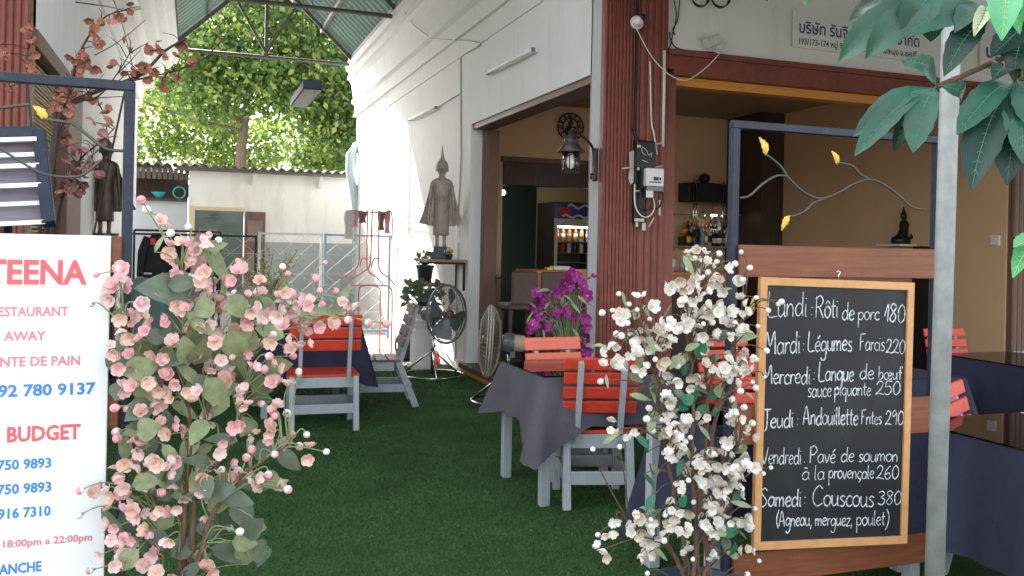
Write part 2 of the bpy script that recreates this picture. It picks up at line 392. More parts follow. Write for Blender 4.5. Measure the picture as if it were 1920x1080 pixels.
rh = thing('shophouse', 'white two-bay shophouse with red fluted pillar and open restaurant front', 'building', (3.2, 6.3, 0))
b = MB()
b.box((3.0, 6.24, 0), (3.25, 6.46, 4.02)); b.box((3.0, 9.76, 0), (3.25, 17.4, 4.02)); b.box((3.0, 6.46, 2.9), (3.25, 9.76, 4.02))
b.box((2.985, 6.4, 3.77), (3.0, 17.38, 4.0))                  # shallow band under the cornice
b.box((3.02, 17.4, 0), (7.6, 17.6, 4.02))
b.build('side_wall', MT['white_wall'], rh)
b = MB(); b.box((2.99, 6.242, 0), (3.24, 6.458, 3.76)); b.build('jamb_pier', MT['grey_wall'], rh)
b = MB()
RC = [(3.24, 4.0), (2.945, 4.0), (2.945, 4.05), (2.975, 4.07), (2.965, 4.23), (2.905, 4.26), (2.905, 4.33), (2.94, 4.35), (2.90, 4.62), (2.86, 4.70), (2.815, 4.73), (2.815, 4.80), (2.845, 4.82), (2.83, 4.88), (2.785, 4.90), (2.785, 5.03), (3.24, 5.03)]
extr_y(RC, 6.0, 17.6, b); b.build('cornice', MT['white_wall'], rh)
b = MB(); flutes(b, 2.985, 3.30, 6.22, 0, 4.9, .0315, .012); flutes(b, 3.30, 3.54, 6.21, 0, 4.9, .06, .014)
b.box((3.54, 6.215, 0), (3.625, 6.45, 2.905)); b.box((3.0, 6.3, 0), (3.54, 6.5, 4.9))
b.build('pillar', MT['red_paint'], rh)
b = MB(); flutes(b, 7.32, 7.62, 6.24, 0, 4.9, .06, .014); b.build('pillar', MT['brown_wood'], rh)
b = MB(); b.box((3.54, 6.22, 2.95), (7.3, 6.42, 3.10)); b.box((3.54, 6.19, 3.06), (7.3, 6.22, 3.105)); b.box((3.6, 6.205, 2.905), (7.3, 6.4, 2.95))
b.build('front_beam', MT['red_paint'], rh)
b = MB(); b.box((3.63, 6.28, 2.83), (7.3, 6.4, 2.902)); b.build('shutter_rail', MT['orange_wood'], rh)
b = MB(); b.box((3.54, 6.26, 3.106), (7.3, 6.42, 4.9)); b.box((7.75, 6.26, 3.2), (14, 6.42, 4.9)); b.box((2.79, 6.1, 4.9), (14, 6.42, 5.3))
b.build('front_wall', MT['white_wall'], rh)
b = MB(); b.box((7.62, 6.3, 0), (14, 6.34, 3.2)); b.build('shop_window', mat('shop window glass', (.07, .09, .09), .12, .1, 2, spec=.6), rh)
b = MB(); b.box((3.02, 6.46, 2.84), (3.25, 9.76, 2.898)); b.box((3.14, 9.66, .12), (3.25, 9.759, 2.84)); b.box((3.14, 6.461, .12), (3.24, 6.5, 2.84))
b.build('door_frame', MT['brown_wood'], rh)
dl = MB(); dl.box((3.13, 9.60, .14), (3.29, 9.655, 2.83)); dl = dl.build('folding_door', MT['brown_wood'], rh, .004)
b = MB(); b.tube([(3.285, 9.59, 1.13), (3.285, 9.56, 1.13), (3.36, 9.555, 1.135)], .011, 8); b.box((3.265, 9.592, 1.05), (3.295, 9.6, 1.16)); b.build('handle', MT['bronze'], dl)
b = MB(); b.box((2.96, 6.41, .06), (3.5, 9.95, .13)); b.build('door_sill', MT['dark_wood'], rh, .006)
b = MB(); b.box((2.985, 6.42, 0), (3.4, 9.93, .06)); b.build('sill_riser', MT['orange_wood'], rh)
# the room
b = MB(); b.box((3.25, 6.45, 0), (7.3, 14, .1)); b.build('room_floor', MT['tile'], rh)
b = MB(); b.box((3.25, 6.43, 3.32), (7.6, 14.2, 3.4)); b.build('room_ceiling', MT['tan_ceiling'], rh)
b = MB(); b.box((3.25, 10.5, .1), (3.66, 10.65, 3.32)); b.box((3.66, 10.5, 2.63), (5.5, 10.65, 3.32)); b.box((5.5, 10.5, .1), (7.3, 10.65, 3.32))
b.box((5.05, 12.76, .1), (6.2, 12.86, 3.3)); b.box((7.3, 6.302, .1), (7.5, 14, 3.32)); b.box((3.251, 9.76, .1), (3.27, 10.5, 3.32))
b.build('room_wall', MT['tan_wall'], rh)
b = MB(); b.box((3.66, 10.47, 2.27), (5.5, 10.64, 2.56)); b.build('kitchen_lintel', MT['dark_wood'], rh, .006)
b = MB(); b.box((3.63, 10.455, 2.56), (5.5, 10.64, 2.63)); b.build('lintel_moulding', MT['brown_wood'], rh, .006)
b = MB(); b.box((6.95, 9.7, .1), (7.3, 10.5, 3.32)); b.build('dark_column', MT['dark_wood'], rh)
b = MB(); b.box((3.3, 14, .1), (7.3, 14.1, 3.3)); b.box((3.26, 10.66, .1), (3.3, 14, 3.3)); b.box((3.9, 13.96, .1), (4.6, 13.99, 2.1)); b.build('kitchen_wall', MT['kitchen'], rh)
b = MB(); b.ell((4.12, 11.9, 2.26), (.07, .07, .045)); b.build('kitchen_lamp', emit('kitchen lamp glow', (.8, 1, .85), 14), rh)
b = MB(); b.box((7.275, 6.36, 1.60), (7.299, 6.46, 1.70)); b.build('light_switch', MT['white_plastic'], rh, .004)

# ---------------------------------------------------------------- neighbouring shophouse (left of the passage)
lh = thing('neighbour_shophouse', 'white neighbouring shophouse with red pillar and bamboo blind', 'building', (-1.4, 6.3, 0))
b = MB(); b.box((-1.25, 6.4, 2.86), (-1.0, 9.0, 4.1)); b.box((-1.25, 9.0, 0), (-1.0, 17.4, 4.1)); b.box((-4, 6.3, 3.1), (-1.01, 6.45, 5)); b.build('side_wall', MT['white_wall'], lh)
b = MB()
LC = [(-1.3, 4.0), (-.97, 4.0), (-.95, 4.1), (-.93, 4.3), (-.78, 4.33), (-.76, 4.38), (-.74, 4.55), (-.60, 4.58), (-.585, 4.63), (-.57, 4.74), (-.46, 4.76), (-.44, 4.8), (-.36, 4.83), (-.34, 4.88), (-.34, 5.1), (-1.3, 5.1)]
extr_y(list(reversed(LC)), 6.2, 17.9, b); b.box((-1.3, 5.3, 5.101), (-.56, 17.9, 5.7)); b.build('cornice', MT['white_wall'], lh)  # box above the cornice is added to block sun leaking under the roof
b = MB(); flutes(b, -1.55, -1.0, 6.25, 0, 5.0, .042, .013); b.box((-1.55, 6.3, 0), (-1.0, 6.5, 5.0)); b.build('pillar', MT['red_paint'], lh)
b = MB(); b.box((-1.24, 8.06, 0), (-.985, 9.0, 2.86)); b.box((-1.24, 6.5, 2.74), (-.985, 8.06, 2.859)); b.build('door_frame', MT['brown_wood'], lh, .006)
b = MB()
for i in range(92):
    z = .1 + i * .0287; b.tube([(-1.08, 6.52, z), (-1.075, 7.3, z + random.uniform(-.004, .004)), (-1.08, 8.05, z)], .0125, 6)
b.build('bamboo_blind', MT['bamboo'], lh)
b = MB(); b.box((-1.3, 6.5, 0), (-1.2, 8.1, 2.8)); b.build('dark_interior', MT['dark_wood'], lh)
b = MB(); b.box((-4, 6.42, 0), (-1.56, 6.46, 3.1)); b.build('shop_front', MT['tan_wall'], lh)

# ---------------------------------------------------------------- gable roof over the passage
pr = thing('passage_roof', 'green corrugated gable roof on steel trusses spanning the passage', 'roof', (1.2, 11, 5))
APX, APZ = 1.22, 6.62
for nm, (x0, z0) in (('roof_panel', (-.55, 4.95)), ('roof_panel', (3.06, 4.85))):
    b = MB(); y0, y1 = 5.2, 17.6; rows = []
    ny = int((y1 - y0) / .04)
    for i in range(ny + 1):
        y = y0 + i * .04; ph = i % 6; dz = .028 if ph in (1, 2) else 0
        rows.append([V(x0, y, z0 + .1 + dz), V((x0 + APX) / 2, y, (z0 + APZ) / 2 + .1 + dz), V(APX, y, APZ + .1 + dz)])
    b.sheet(rows, 0, False); b.build(nm, MT['green_roof'], pr)
    for k in (.12, .42, .72, .96):
        p = V(x0 + (APX - x0) * k, 0, z0 + (APZ - z0) * k + .045)
        b = MB(); b.bar(p + V(0, 5.2, 0), p + V(0, 17.55, 0), .05, .08); b.build('purlin', MT['roof_steel'], pr)
for ty in (17.25, 13.3, 9.4, 5.6):
    b = MB(); a0, a1, ap = V(-.5, ty, 4.97), V(2.95, ty, 4.97), V(APX, ty, APZ)
    b.tube([a0, a1], .035, 8); b.bar(a0, ap, .05, .07); b.bar(a1, ap, .05, .07); b.bar(V(APX, ty, 4.97), ap, .06, .06)
    b.bar(V(APX - .03, ty, 5.0), V(APX + .55, ty, 6.0), .04, .05); b.bar(V(APX + .03, ty, 5.0), V(APX - .55, ty, 6.0), .04, .05)
    b.build('truss', MT['roof_steel'], pr)

# lean-to awning over the terrace, above the picture's top edge
aw = thing('terrace_awning', 'grey lean-to awning over the terrace in front of the shophouse', 'awning', (6, 4, 3))
b = MB(); rows = []
for i in range(200):
    x = 2.2 + i * .06; dz = .02 if i % 4 < 2 else 0
    rows.append([V(x, 2.1, 2.85 + dz), V(x, 4.1, 3.4 + dz), V(x, 6.18, 3.98 + dz)])
b.sheet(rows, 0, False); b.build('roof_sheet', MT['asbestos'], aw)
b = MB(); b.bar((2.2, 2.2, 2.82), (14, 2.2, 2.82), .05, .08); b.build('front_rail', MT['galv'], aw)

aw = thing('added_awning', 'unseen short grey awning added to shade the neighbouring red pillar', 'awning', (-3, 5.5, 3.4))  # added out of view to shade the left red pillar
b = MB(); rows = []
for i in range(130):
    x = -.96 - i * .06; dz = .02 if i % 4 < 2 else 0
    rows.append([V(x, 4.7, 3.3 + dz), V(x, 6.2, 3.7 + dz)])
b.sheet(rows, 0, False); b.build('roof_sheet', MT['asbestos'], aw)
b = MB()
for x in (-1.2, -4, -7): b.bar((x, 6.24, 3.66), (x, 4.75, 3.27), .04, .05)
b.build('rafter', MT['galv'], aw)

# downpipe at the end of the wall
b = MB(); p0 = aY(655, 292, 17.3); p1 = aY(669, 392, 17.3)
b.tube([(3.0, 17.42, p0.z + .22), (p0.x + .12, 17.34, p0.z + .14), (p0.x + .02, 17.3, p0.z + .02), (p0.x + .02, 17.3, p0.z - .3), p1, (p1.x + .02, 17.3, 0)], .085, 12)
tag(b.build('downpipe', MT['pipe_blue']), 'pale blue drainpipe down the far end of the white wall', 'pipe')

# ---------------------------------------------------------------- outbuildings at the back
def corrug(mb, x0, x1, y0, z0, y1, z1, pitch=.18, amp=.03):
    n = int((x1 - x0) / (pitch / 8)); g = []
    for (y, z) in ((y0, z0), ((y0 + y1) / 2, (z0 + z1) / 2), (y1, z1)):
        g.append([V(x0 + (x1 - x0) * i / n, y, z + amp * math.sin(2 * math.pi * i / 8)) for i in range(n + 1)])
    mb.sheet(g); g2 = [[p - V(0, 0, .012) for p in r] for r in g]; mb.sheet(list(reversed(g2))); mb.sheet([g2[0], g[0]])
ob = thing('outbuilding', 'low white outbuilding with wavy fibre cement roof behind the yard', 'building', (1.5, 19, 0))
xl = aY(353, 400, 18.4).x; xd0 = aY(360, 400, 18.4).x; xd1 = aY(458, 400, 18.4).x; zd = aY(410, 393, 18.4).z
b = MB(); b.box((xl, 18.4, 0), (xd0, 18.6, 2.85)); b.box((xd0, 18.4, zd), (xd1, 18.6, 2.85)); b.box((xd1, 18.4, 0), (4.6, 18.6, 2.85)); b.box((xl, 18.6, 0), (xl + .12, 22, 2.85))
b.build('wall', MT['cream_wall'], ob)
b = MB(); zz = aY(560, 455, 18.4).z; b.box((xd1 + .05, 18.385, 0), (4.6, 18.4, zz)); b.build('dado', MT['dado'], ob)
b = MB(); corrug(b, xl - .3, 4.6, 18.0, 2.93, 19.6, 2.98); b.build('roof', MT['asbestos'], ob)
b = MB(); b.box((xl - .2, 18.12, 2.83), (4.5, 18.2, 2.895)); b.build('eave_beam', MT['roof_steel'], ob)
for px in (478, 602):
    q = aY(px, 330, 18.2); b = MB(); b.bar((q.x, 18.4, 2.62), (q.x, 18.15, 2.84), .07, .07); b.build('eave_bracket', MT['cream_wall'], ob)
b = MB(); b.box((xd0 - .03, 18.36, 0), (xd0 + .05, 18.62, zd + .05)); b.box((xd0 + .05, 18.36, zd - .02), (xd1, 18.62, zd + .05)); b.build('door_frame', MT['cream_frame'], ob)
dr = MB(); dr.bar((xd1 + .02, 18.36, zd / 2), (xd1 + .40, 18.27, zd / 2), .035, zd - .05); dr = dr.build('door', mat('weathered red brown door', (.17, .10, .085), .7, .2, 6), ob, .004)
b = MB()
for k in range(3): b.bar((xd1 + .07, 18.325, .45 + k * .62), (xd1 + .35, 18.258, .45 + k * .62), .02, .42)
b.build('door_panel', mat('weathered door panel', (.24, .19, .17), .7, .2, 6), dr)
b = MB(); b.box((xd0, 21.5, 0), (xd1 + 1, 21.6, 2.8)); b.box((xd1 + .6, 18.6, 0), (xd1 + .7, 21.5, 2.8))
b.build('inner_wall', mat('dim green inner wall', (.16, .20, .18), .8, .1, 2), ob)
b = MB()
for (px, py) in ((402, 399), (402, 406), (432, 420), (432, 434)):
    q = aY(px, py, 21.45); b.bx(q, (.3, .03, .03))
b.build('wall_rail', MT['grey_stone'], ob)

sh = thing('open_shed', 'dark open storage shed with grey half wall beside the outbuilding', 'shed', (-1.2, 19, 0))
zl = aY(300, 372, 18.4).z
b = MB(); b.box((-3.5, 18.4, 0), (xl - .02, 18.6, zl - .05)); b.build('half_wall', MT['grey_wall'], sh)
b = MB(); b.box((-3.5, 18.3, zl - .05), (xl - .02, 18.75, zl)); b.build('ledge', MT['dark_wood'], sh)
b = MB(); corrug(b, -3.6, xl - .32, 18.05, 2.93, 22.5, 3.05); b.build('roof', MT['asbestos'], sh)
b = MB(); b.box((-3.5, 20.0, 0), (xl - .02, 20.1, 2.9)); b.box((-3.6, 18.4, 0), (-3.5, 20, 2.9)); b.build('dark_back', MT['dark_wood'], sh)
b = MB()
for i in range(12): b.bx((-1.2 + i * .1 - .05, 18.62, 2.78), (.075, .03, .22))
b.build('valance', MT['roof_steel'], sh)
q = aY(297, 371, 18.35); b = MB(); b.lathe([(.03, 0), (.05, .01), (.13, .11), (.135, .12), (.12, .118), (.04, .02)], (q.x, 18.38, zl), 18); tag(b.build('plastic_bowl', MT['teal_plastic']), 'turquoise plastic bowl on the shed ledge', 'bowl')
q = aY(336, 364, 18.35); b = MB(); b.tube([(q.x + .11 * math.cos(a), 18.36, zl + .125 + .11 * math.sin(a)) for a in np.linspace(0, 6.283, 20)[:-1]], .014, 8, closed=True); tag(b.build('hose_ring', MT['teal_plastic']), 'turquoise hose ring standing on the shed ledge', 'hose')

# ---------------------------------------------------------------- yard gate and mesh fence
GY = 13.75
def fence(name, label, u0, u1, m, mesh_m, post0=True, zt=1.63, post_m=None):
    x0, x1 = aY(u0, 440, GY).x, aY(u1, 440, GY).x
    t = thing(name, label, 'gate', ((x0 + x1) / 2, GY, 0))
    b = MB(); b.bar((x0, GY, zt - .02), (x1, GY, zt - .02), .024, .03); b.build('top_rail', m, t); b = MB(); b.bar((x0, GY, .12), (x1, GY, .12), .03, .04); b.build('bottom_rail', m, t)
    for x in (x0, x1): b = MB(); b.bar((x, GY, 0), (x, GY, zt), .036, .036); b.build('post', post_m or m, t)
    b = MB(); s = .42; k = int((x1 - x0) / s) + 1; s = (x1 - x0) / k
    for i in range(k):
        xa = x0 + i * s
        for j in range(5):
            za = .12 + j * .296; 
            b.bar((xa, GY, za), (xa + s, GY, za + .296), 5e-3, 5e-3); b.bar((xa, GY, za + .296), (xa + s, GY, za), 5e-3, 5e-3)
    for j in range(1, 5): b.bar((x0, GY, .12 + j * .296), (x1, GY, .12 + j * .296), 5e-3, 5e-3)
    b.build('lattice', mesh_m, t)
fence('yard_gate', 'pale grey mesh gate panel in front of the grey dado', 487, 603, MT['gate_grey'], MT['gate_grey'])
fence('yard_gate', 'blue framed mesh gate panel next to the sunlit wall', 610, 731, MT['gate_blue'], MT['gate_grey'])
fence('yard_gate', 'dark mesh fence panel behind the hanging clothes', 236, 480, MT['wire_black'], MT['gate_grey'], zt=1.58)

# ---------------------------------------------------------------- trees beyond the yard
def leaves_mesh(P, N, size, mats, frac, name, parent):
    n = len(P); ax = rng.normal(size=(n, 3)); ax /= np.linalg.norm(ax, axis=1)[:, None]
    ax[:, 2] -= .35; ax /= np.linalg.norm(ax, axis=1)[:, None]
    sd = np.cross(ax, rng.normal(size=(n, 3))); sd /= np.linalg.norm(sd, axis=1)[:, None]
    nm = np.cross(ax, sd); L = (size * rng.uniform(.6, 1.35, n))[:, None]; Wd = L * .33
    v = np.stack([P, P + ax * L * .45 + sd * Wd + nm * L * .1, P + ax * L, P + ax * L * .45 - sd * Wd + nm * L * .1], 1).astype(np.float32)
    if parent is not None: v -= np.array(W[parent].translation, np.float32)
    me = bpy.data.meshes.new(name); me.vertices.add(n * 4); me.vertices.foreach_set('co', v.ravel())
    idx = (np.arange(n) * 4)[:, None] + np.array([0, 1, 2, 0, 2, 3])[None]
    me.loops.add(n * 6); me.loops.foreach_set('vertex_index', idx.ravel().astype(np.int32))
    me.polygons.add(n * 2); me.polygons.foreach_set('loop_start', np.arange(0, n * 6, 3, dtype=np.int32))
    for m in mats: me.materials.append(m)
    mi = np.repeat((rng.uniform(size=n) < frac).astype(np.int32), 2); me.polygons.foreach_set('material_index', mi)
    me.update(); me.validate()
    o = bpy.data.objects.new(name, me); COL.objects.link(o); o.parent = parent; W[o] = W[parent]; return o
def tree(base, label, limbs, blobs, nleaf, size, r0, frac=.25, group='trees behind the yard'):
    K = 1.34; far = lambda p: tuple(C0 + (Vector(p) - C0) * K)
    base = far(base)[:2] + (-.02,); limbs = [([far(p) for p in pts], ra * K, rb * K) for pts, ra, rb in limbs]; blobs = [far(c[:3]) + (c[3] * K, c[4] * K) for c in blobs]
    t = thing('tree', label, 'tree', base, 0, group)
    b = MB()
    for pts, ra, rb in limbs:
        P = spline([Vector(p) for p in pts], 5); b.tube(P, [ra + (rb - ra) * i / (len(P) - 1) for i in range(len(P))], 9)
    b.build('trunk', MT['bark'], t)
    vol = np.array([c[3] ** 1.6 * c[4] for c in blobs]); vol /= vol.sum(); P = []
    for c, w in zip(blobs, vol):
        k = int(nleaf * w); kc = max(3, k // 40); u = rng.normal(size=(kc, 3)); u /= np.linalg.norm(u, axis=1)[:, None]; u *= (rng.uniform(.25, 1.08, kc) ** .6)[:, None]
        cc = np.array(c[:3]) + u * np.array([c[3], c[3] * .8, c[4]])
        P.append(np.repeat(cc, 40, 0) + rng.normal(size=(kc * 40, 3)) * np.array([.36, .36, .2]))
    leaves_mesh(np.concatenate(P), None, size, [MT['tree_leaf'], MT['tree_leaf_young']], frac, 'crown', t)
tx = aY(450, 320, 23.5).x
tree((tx, 23.5, 0), 'large leafy tree with thick straight trunk behind the white outbuilding',
     [([(tx, 23.5, 0), (tx, 23.5, 2.4), (tx + .05, 23.5, 4.2), (tx + .3, 23.3, 6), (tx + .5, 23.2, 7.6)], .20, .05),
      ([(tx, 23.5, 4.5), (tx - .7, 23.3, 5.2), (tx - 1.7, 23, 5.8)], .07, .02), ([(tx, 23.5, 4.7), (tx + 1.0, 23.4, 5.3), (tx + 2.3, 23.2, 5.9)], .06, .02),
      ([(tx, 23.4, 4.3), (tx - 1.2, 23.2, 4.5), (tx - 2.6, 23, 4.9)], .05, .015), ([(tx + .1, 23.4, 4.6), (tx + .8, 23.0, 5.6), (tx + 1.0, 22.8, 7.0)], .06, .02), ([(tx + .2, 23.4, 5.2), (tx - .6, 23, 6.8), (tx - 1.3, 22.8, 7.2)], .08, .03)],
     [(tx - 1.6, 23.2, 6.0, 1.5, 1.1), (tx + .3, 22.8, 6.6, 1.6, 1.2), (tx + 2.0, 23.2, 6.0, 1.7, 1.3), (tx + 3.2, 23.4, 4.9, 1.3, 1.2), (tx + 1.5, 23.0, 5.1, 1.3, .8), (tx - 1.1, 23, 4.9, 1.2, .6), (tx + .3, 22.9, 5.4, 1.0, .6), (tx + .6, 23.2, 7.4, 1.6, .8), (tx + 2.9, 23, 7.2, 1.3, .9), (tx + 2.4, 22.6, 3.8, 1.2, .8), (tx + 1.5, 23.4, 3.8, .8, .5)],
     29000, .215, .2, .3)
tx2 = aY(405, 320, 26.5).x
tree((tx2 - 1.4, 26.5, 0), 'slanting young tree leaning over the shed roof',
     [([(tx2 - 1.4, 26.5, 0), (tx2 - 1.1, 26.4, 2.0), (tx2 - .2, 26.3, 3.8), (tx2 + .6, 26.2, 5)], .13, .05), ([(tx2 - .9, 26.4, 2.6), (tx2 - 1.8, 26.3, 4.2)], .07, .03)],
     [(tx2 - 2.0, 26.5, 4.4, 1.3, .9), (tx2 - .2, 26.3, 4.3, 1.3, .8), (tx2 + 1.0, 26.4, 4.4, 1.2, .9), (tx2 - 1.0, 26.6, 5.6, 1.5, 1.0), (tx2 - 2.2, 26.6, 3.2, 1.0, .6), (tx2 + .2, 26.6, 3.4, 1.2, .5)],
     13000, .19, .12, .6)
tree((5.0, 25.5, 0), 'dense darker tree filling the gap beside the white wall end',
     [([(5.0, 25.5, 0), (4.8, 25.4, 3), (4.4, 25.3, 5.4)], .16, .06)],
     [(4.2, 25.2, 5.6, 1.5, 1.3), (4.0, 25.3, 3.9, 1.4, .9), (3.2, 25.6, 6.8, 1.5, 1.1), (5.2, 25.4, 6.4, 1.4, 1.2)],
     12000, .21, .16, .15)

# shrub by the gate
sb = thing('potted_shrub', 'wispy small leaved shrub in a pot in front of the grey gate', 'plant', (.95, 12.9, 0))
b = MB(); b.lathe([(.12, 0), (.17, .28), (.185, .3), (.16, .3), (.15, .26), (0, .25)], (.95, 12.9, 0), 18); b.build('pot', MT['terracotta'], sb)
b = MB(); P = []
for i in range(16):
    a, l = random.uniform(0, 6.28), random.uniform(.5, 1.1)
    pts = spline([(.95, 12.9, .25), (.95 + .12 * math.cos(a), 12.9 + .12 * math.sin(a), .25 + l * .55), (.95 + .42 * l * math.cos(a), 12.9 + .3 * l * math.sin(a), .25 + l)], 6)
    b.tube(pts, .006, 5)
    for p in pts[5:]: P += [np.array(p) + rng.normal(size=3) * .05 for _ in range(7)]
b.build('stems', MT['twig'], sb); leaves_mesh(np.array(P), None, .05, [MT['silk_leaf'], MT['silk_leaf_pale']], .4, 'leaves', sb)

# ---------------------------------------------------------------- chairs and tables
def make_chair(name, label, slat, w=.42, d=.42, back=.87, lean=.10, splay=.05, nslat=4, zlow=None):
    t = thing(name, label, 'chair'); h = w / 2; g = MT['grey_paint']; sz = .44
    for s in (-1, 1):
        b = MB(); b.bar((s * (h - .025), d / 2 - .03, 0), (s * (h - .025), d / 2 - .03, sz - .02), .045, .05, up=(0, 1, 0)); b.build('leg', g, t, .003)
        b = MB(); b.bar((s * (h - .025), -d / 2 - splay, 0), (s * (h - .025), -d / 2 + .04, sz - .02), .045, .06, up=(0, 1, 0)); b.build('leg', g, t, .003)
        b = MB(); b.bar((s * (h - .085), -d / 2 + .02, sz - .06), (s * (h - .085), -d / 2 - lean, back - .02), .03, .042, up=(0, 1, 0)); b.build('back_post', g, t, .003)
    b = MB()
    for y in (d / 2 - .03, -d / 2 + .035): b.box((-h + .048, y - .014, sz - .105), (h - .048, y + .014, sz - .022))
    for s in (-1, 1): b.box((s * (h - .025) - .013, -d / 2 + .075, sz - .105), (s * (h - .025) + .013, d / 2 - .058, sz - .022))
    b.build('seat_frame', g, t, .003)
    b = MB(); zs = .14
    for y in (d / 2 - .03, -d / 2 - splay * .6): b.box((-h + .048, y - .013, zs), (h - .048, y + .013, zs + .075))
    for s in (-1, 1): b.box((s * (h - .025) - .012, -d / 2 - splay * .6 + .034, zs + .002), (s * (h - .025) + .012, d / 2 - .058, zs + .073))
    b.build('stretcher', g, t, .003)
    b = MB(); n = 4; sw = (d + .02) / n
    for k in range(n): b.box((-h - .005, -d / 2 + .02 + k * sw, sz - .02), (h + .005, -d / 2 + .02 + (k + 1) * sw - .012, sz))
    b.build('seat', slat, t, .004)
    b = MB(); z0 = zlow or sz + .09; p = (back - z0) / nslat; k0 = Vector((0, -d / 2 + .02, sz - .06)); k1 = Vector((0, -d / 2 - lean, back - .02))
    dv = (k1 - k0).normalized(); nv = V(0, dv.z, -dv.y)
    for k in range(nslat):
        z = z0 + (k + .5) * p; c = k0 + dv * ((z - k0.z) / dv.z) + nv * .031
        rot = Matrix(((1, 0, 0), (0, nv.y, dv.y), (0, nv.z, dv.z))); b.bx(c, (w + .01, .02, p - .016), 0, rot)
    b.build('backrest', slat, t, .004)
    return t
GRP = 'slatted wooden chairs round the tables'
c0 = make_chair('slatted_chair', 'bright red slatted chair seen from behind in front of the plum cloth table', MT['red_slat'])
c0['group'] = GRP
def chair(x, y, face, label, scale=None, src=None):          # face: direction the sitter looks to, degrees from +Y clockwise
    return dup(src or c0, (x, y, .004), R(-face), label, GRP, scale)
def face_move(o, x, y, face): o.location = (x, y, .004); o.rotation_euler = (0, 0, R(-face))
q = aZ(1063, 955, 0); q2 = aZ(1186, 930, 0); 
face_move(c0, 2.27, 4.79, 15)
c3 = make_chair('slatted_chair', 'salmon slatted chair with bounced sunlight in its colour, facing the camera across the plum cloth table', MT['sunlit_slat'], .41, .41, .87, .10, .05, 3, .56); c3['group'] = GRP; face_move(c3, 2.36, 5.36, 178)
c4_ = make_chair('slatted_chair', 'wide red slatted chair seen from behind in the middle of the passage', MT['red_slat'], .55, .44, .925, .10, .05, 3, .62); c4_['group'] = GRP; face_move(c4_, 1.01, 7.28, 3)
c1 = make_chair('slatted_chair', 'chair with backlit shade put into its mauve slats, turned sideways against the dark table in the passage', MT['mauve_slat'], .46, .44, .93, .13, .13)
c1['group'] = GRP; face_move(c1, 1.62, 8.12, -84)

def make_table(name, label, x0, x1, y0, y1, z, ins=.035, group='restaurant tables on the turf'):
    t = thing(name, label, 'table', ((x0 + x1) / 2, (y0 + y1) / 2, .004), 0, group)
    b = MB(); b.box((x0, y0, z - .03), (x1, y1, z - .006)); b.build('tabletop', MT['grey_paint'], t)
    for x in (x0 + abs(ins), x1 - .035):
        for y in (y0 + abs(ins), y1 - .035):
            xx = x - (.085 if ins < 0 and x < x0 + .1 and y > y1 - .1 else 0); y = y - (.0 if ins > 0 else 0); b = MB(); b.box((xx - .028, y - .028, .004), (xx + .028, y + .028, z - .03)); b.build('leg', MT['grey_paint'], t, .003)
    b = MB(); b.box((x0 + .063, y0 + .03, z - .11), (x1 - .063, y0 + .05, z - .03)); b.build('apron', MT['grey_paint'], t); b = MB(); b.box((x0 + .063, y1 - .05, z - .11), (x1 - .063, y1 - .03, z - .03)); b.build('apron', MT['grey_paint'], t)
    return t
def cloth(label, x0, x1, y0, y1, z, m, drop=.27, corner=.18, seed=1, group='tablecloths', flare=.06, cornerdrop=None):
    rr = random.Random(seed); per = []; nx, ny = 22, 16
    cor = [(x0, y0), (x1, y0), (x1, y1), (x0, y1)]
    for k in range(4):
        a, c = V(*cor[k], 0), V(*cor[(k + 1) % 4], 0); L = (c - a).length; n = max(10, int(L / .035))
        nrm = V((c - a).y, -(c - a).x, 0).normalized()
        for i in range(n):
            t = i / n; per.append((a.lerp(c, t), nrm, t * L, (1 - t) * L, k))
    N = len(per); rings = []; LV = 9; ph = [rr.uniform(0, 6.28) for _ in range(6)]
    ncor = [(V(-1, -1, 0)).normalized(), V(1, -1, 0).normalized(), V(1, 1, 0).normalized(), V(-1, 1, 0).normalized()]
    for l in range(LV + 1):
        f = l / LV; row = []
        for i, (p, nrm, da, db, k) in enumerate(per):
            dc = min(da, db); ck = k if da < db else (k + 1) % 4
            g = math.exp(-(dc / .11) ** 2)                                  # near a corner the spare cloth hangs as a cone
            cd_ = (cornerdrop[ck] if cornerdrop else corner)
            dr = drop + cd_ * max(0, 1 - dc / .30) ** 1.3 + .012 * math.sin(dc * 14 + ph[0])
            s = da + k * 1.7
            fold = .016 * math.sin(s * 17 + ph[1]) + .010 * math.sin(s * 31 + ph[2])
            side = 1 if da < db else -1
            pin = -.040 * math.exp(-((dc - .075) / .04) ** 2)               # cloth pulled in on each side of the cone
            o = nrm * (f * flare + f * (fold + pin) * (1 - g)) + ncor[ck] * (g * f * (.085 + cd_ * .30))
            q = p + nrm * .004 + o; row.append(V(q.x, q.y, z - dr * f + (.0 if l else 0)))
        rings.append(row)
    b = MB()
    b.add([v for r in rings for v in r], [(l * N + i, (l + 1) * N + i, (l + 1) * N + (i + 1) % N, l * N + (i + 1) % N) for l in range(LV) for i in range(N)], 0, True)
    b.add([V(x0 - .004, y0 - .004, z + .001), V(x1 + .004, y0 - .004, z + .001), V(x1 + .004, y1 + .004, z + .001), V(x0 - .004, y1 + .004, z + .001)], [(0, 1, 2, 3)])
    o = b.build('tablecloth', m); o.location = (0, 0, 0)
    return tag(o, label, 'tablecloth', group)
def pane(label, x0, x1, y0, y1, z, m=None):
    b = MB(); b.box((x0, y0, z + .003), (x1, y1, z + .009)); return tag(b.build('glass_top', m or MT['table_glass'], None), label, 'table glass', 'glass sheets on the tables')

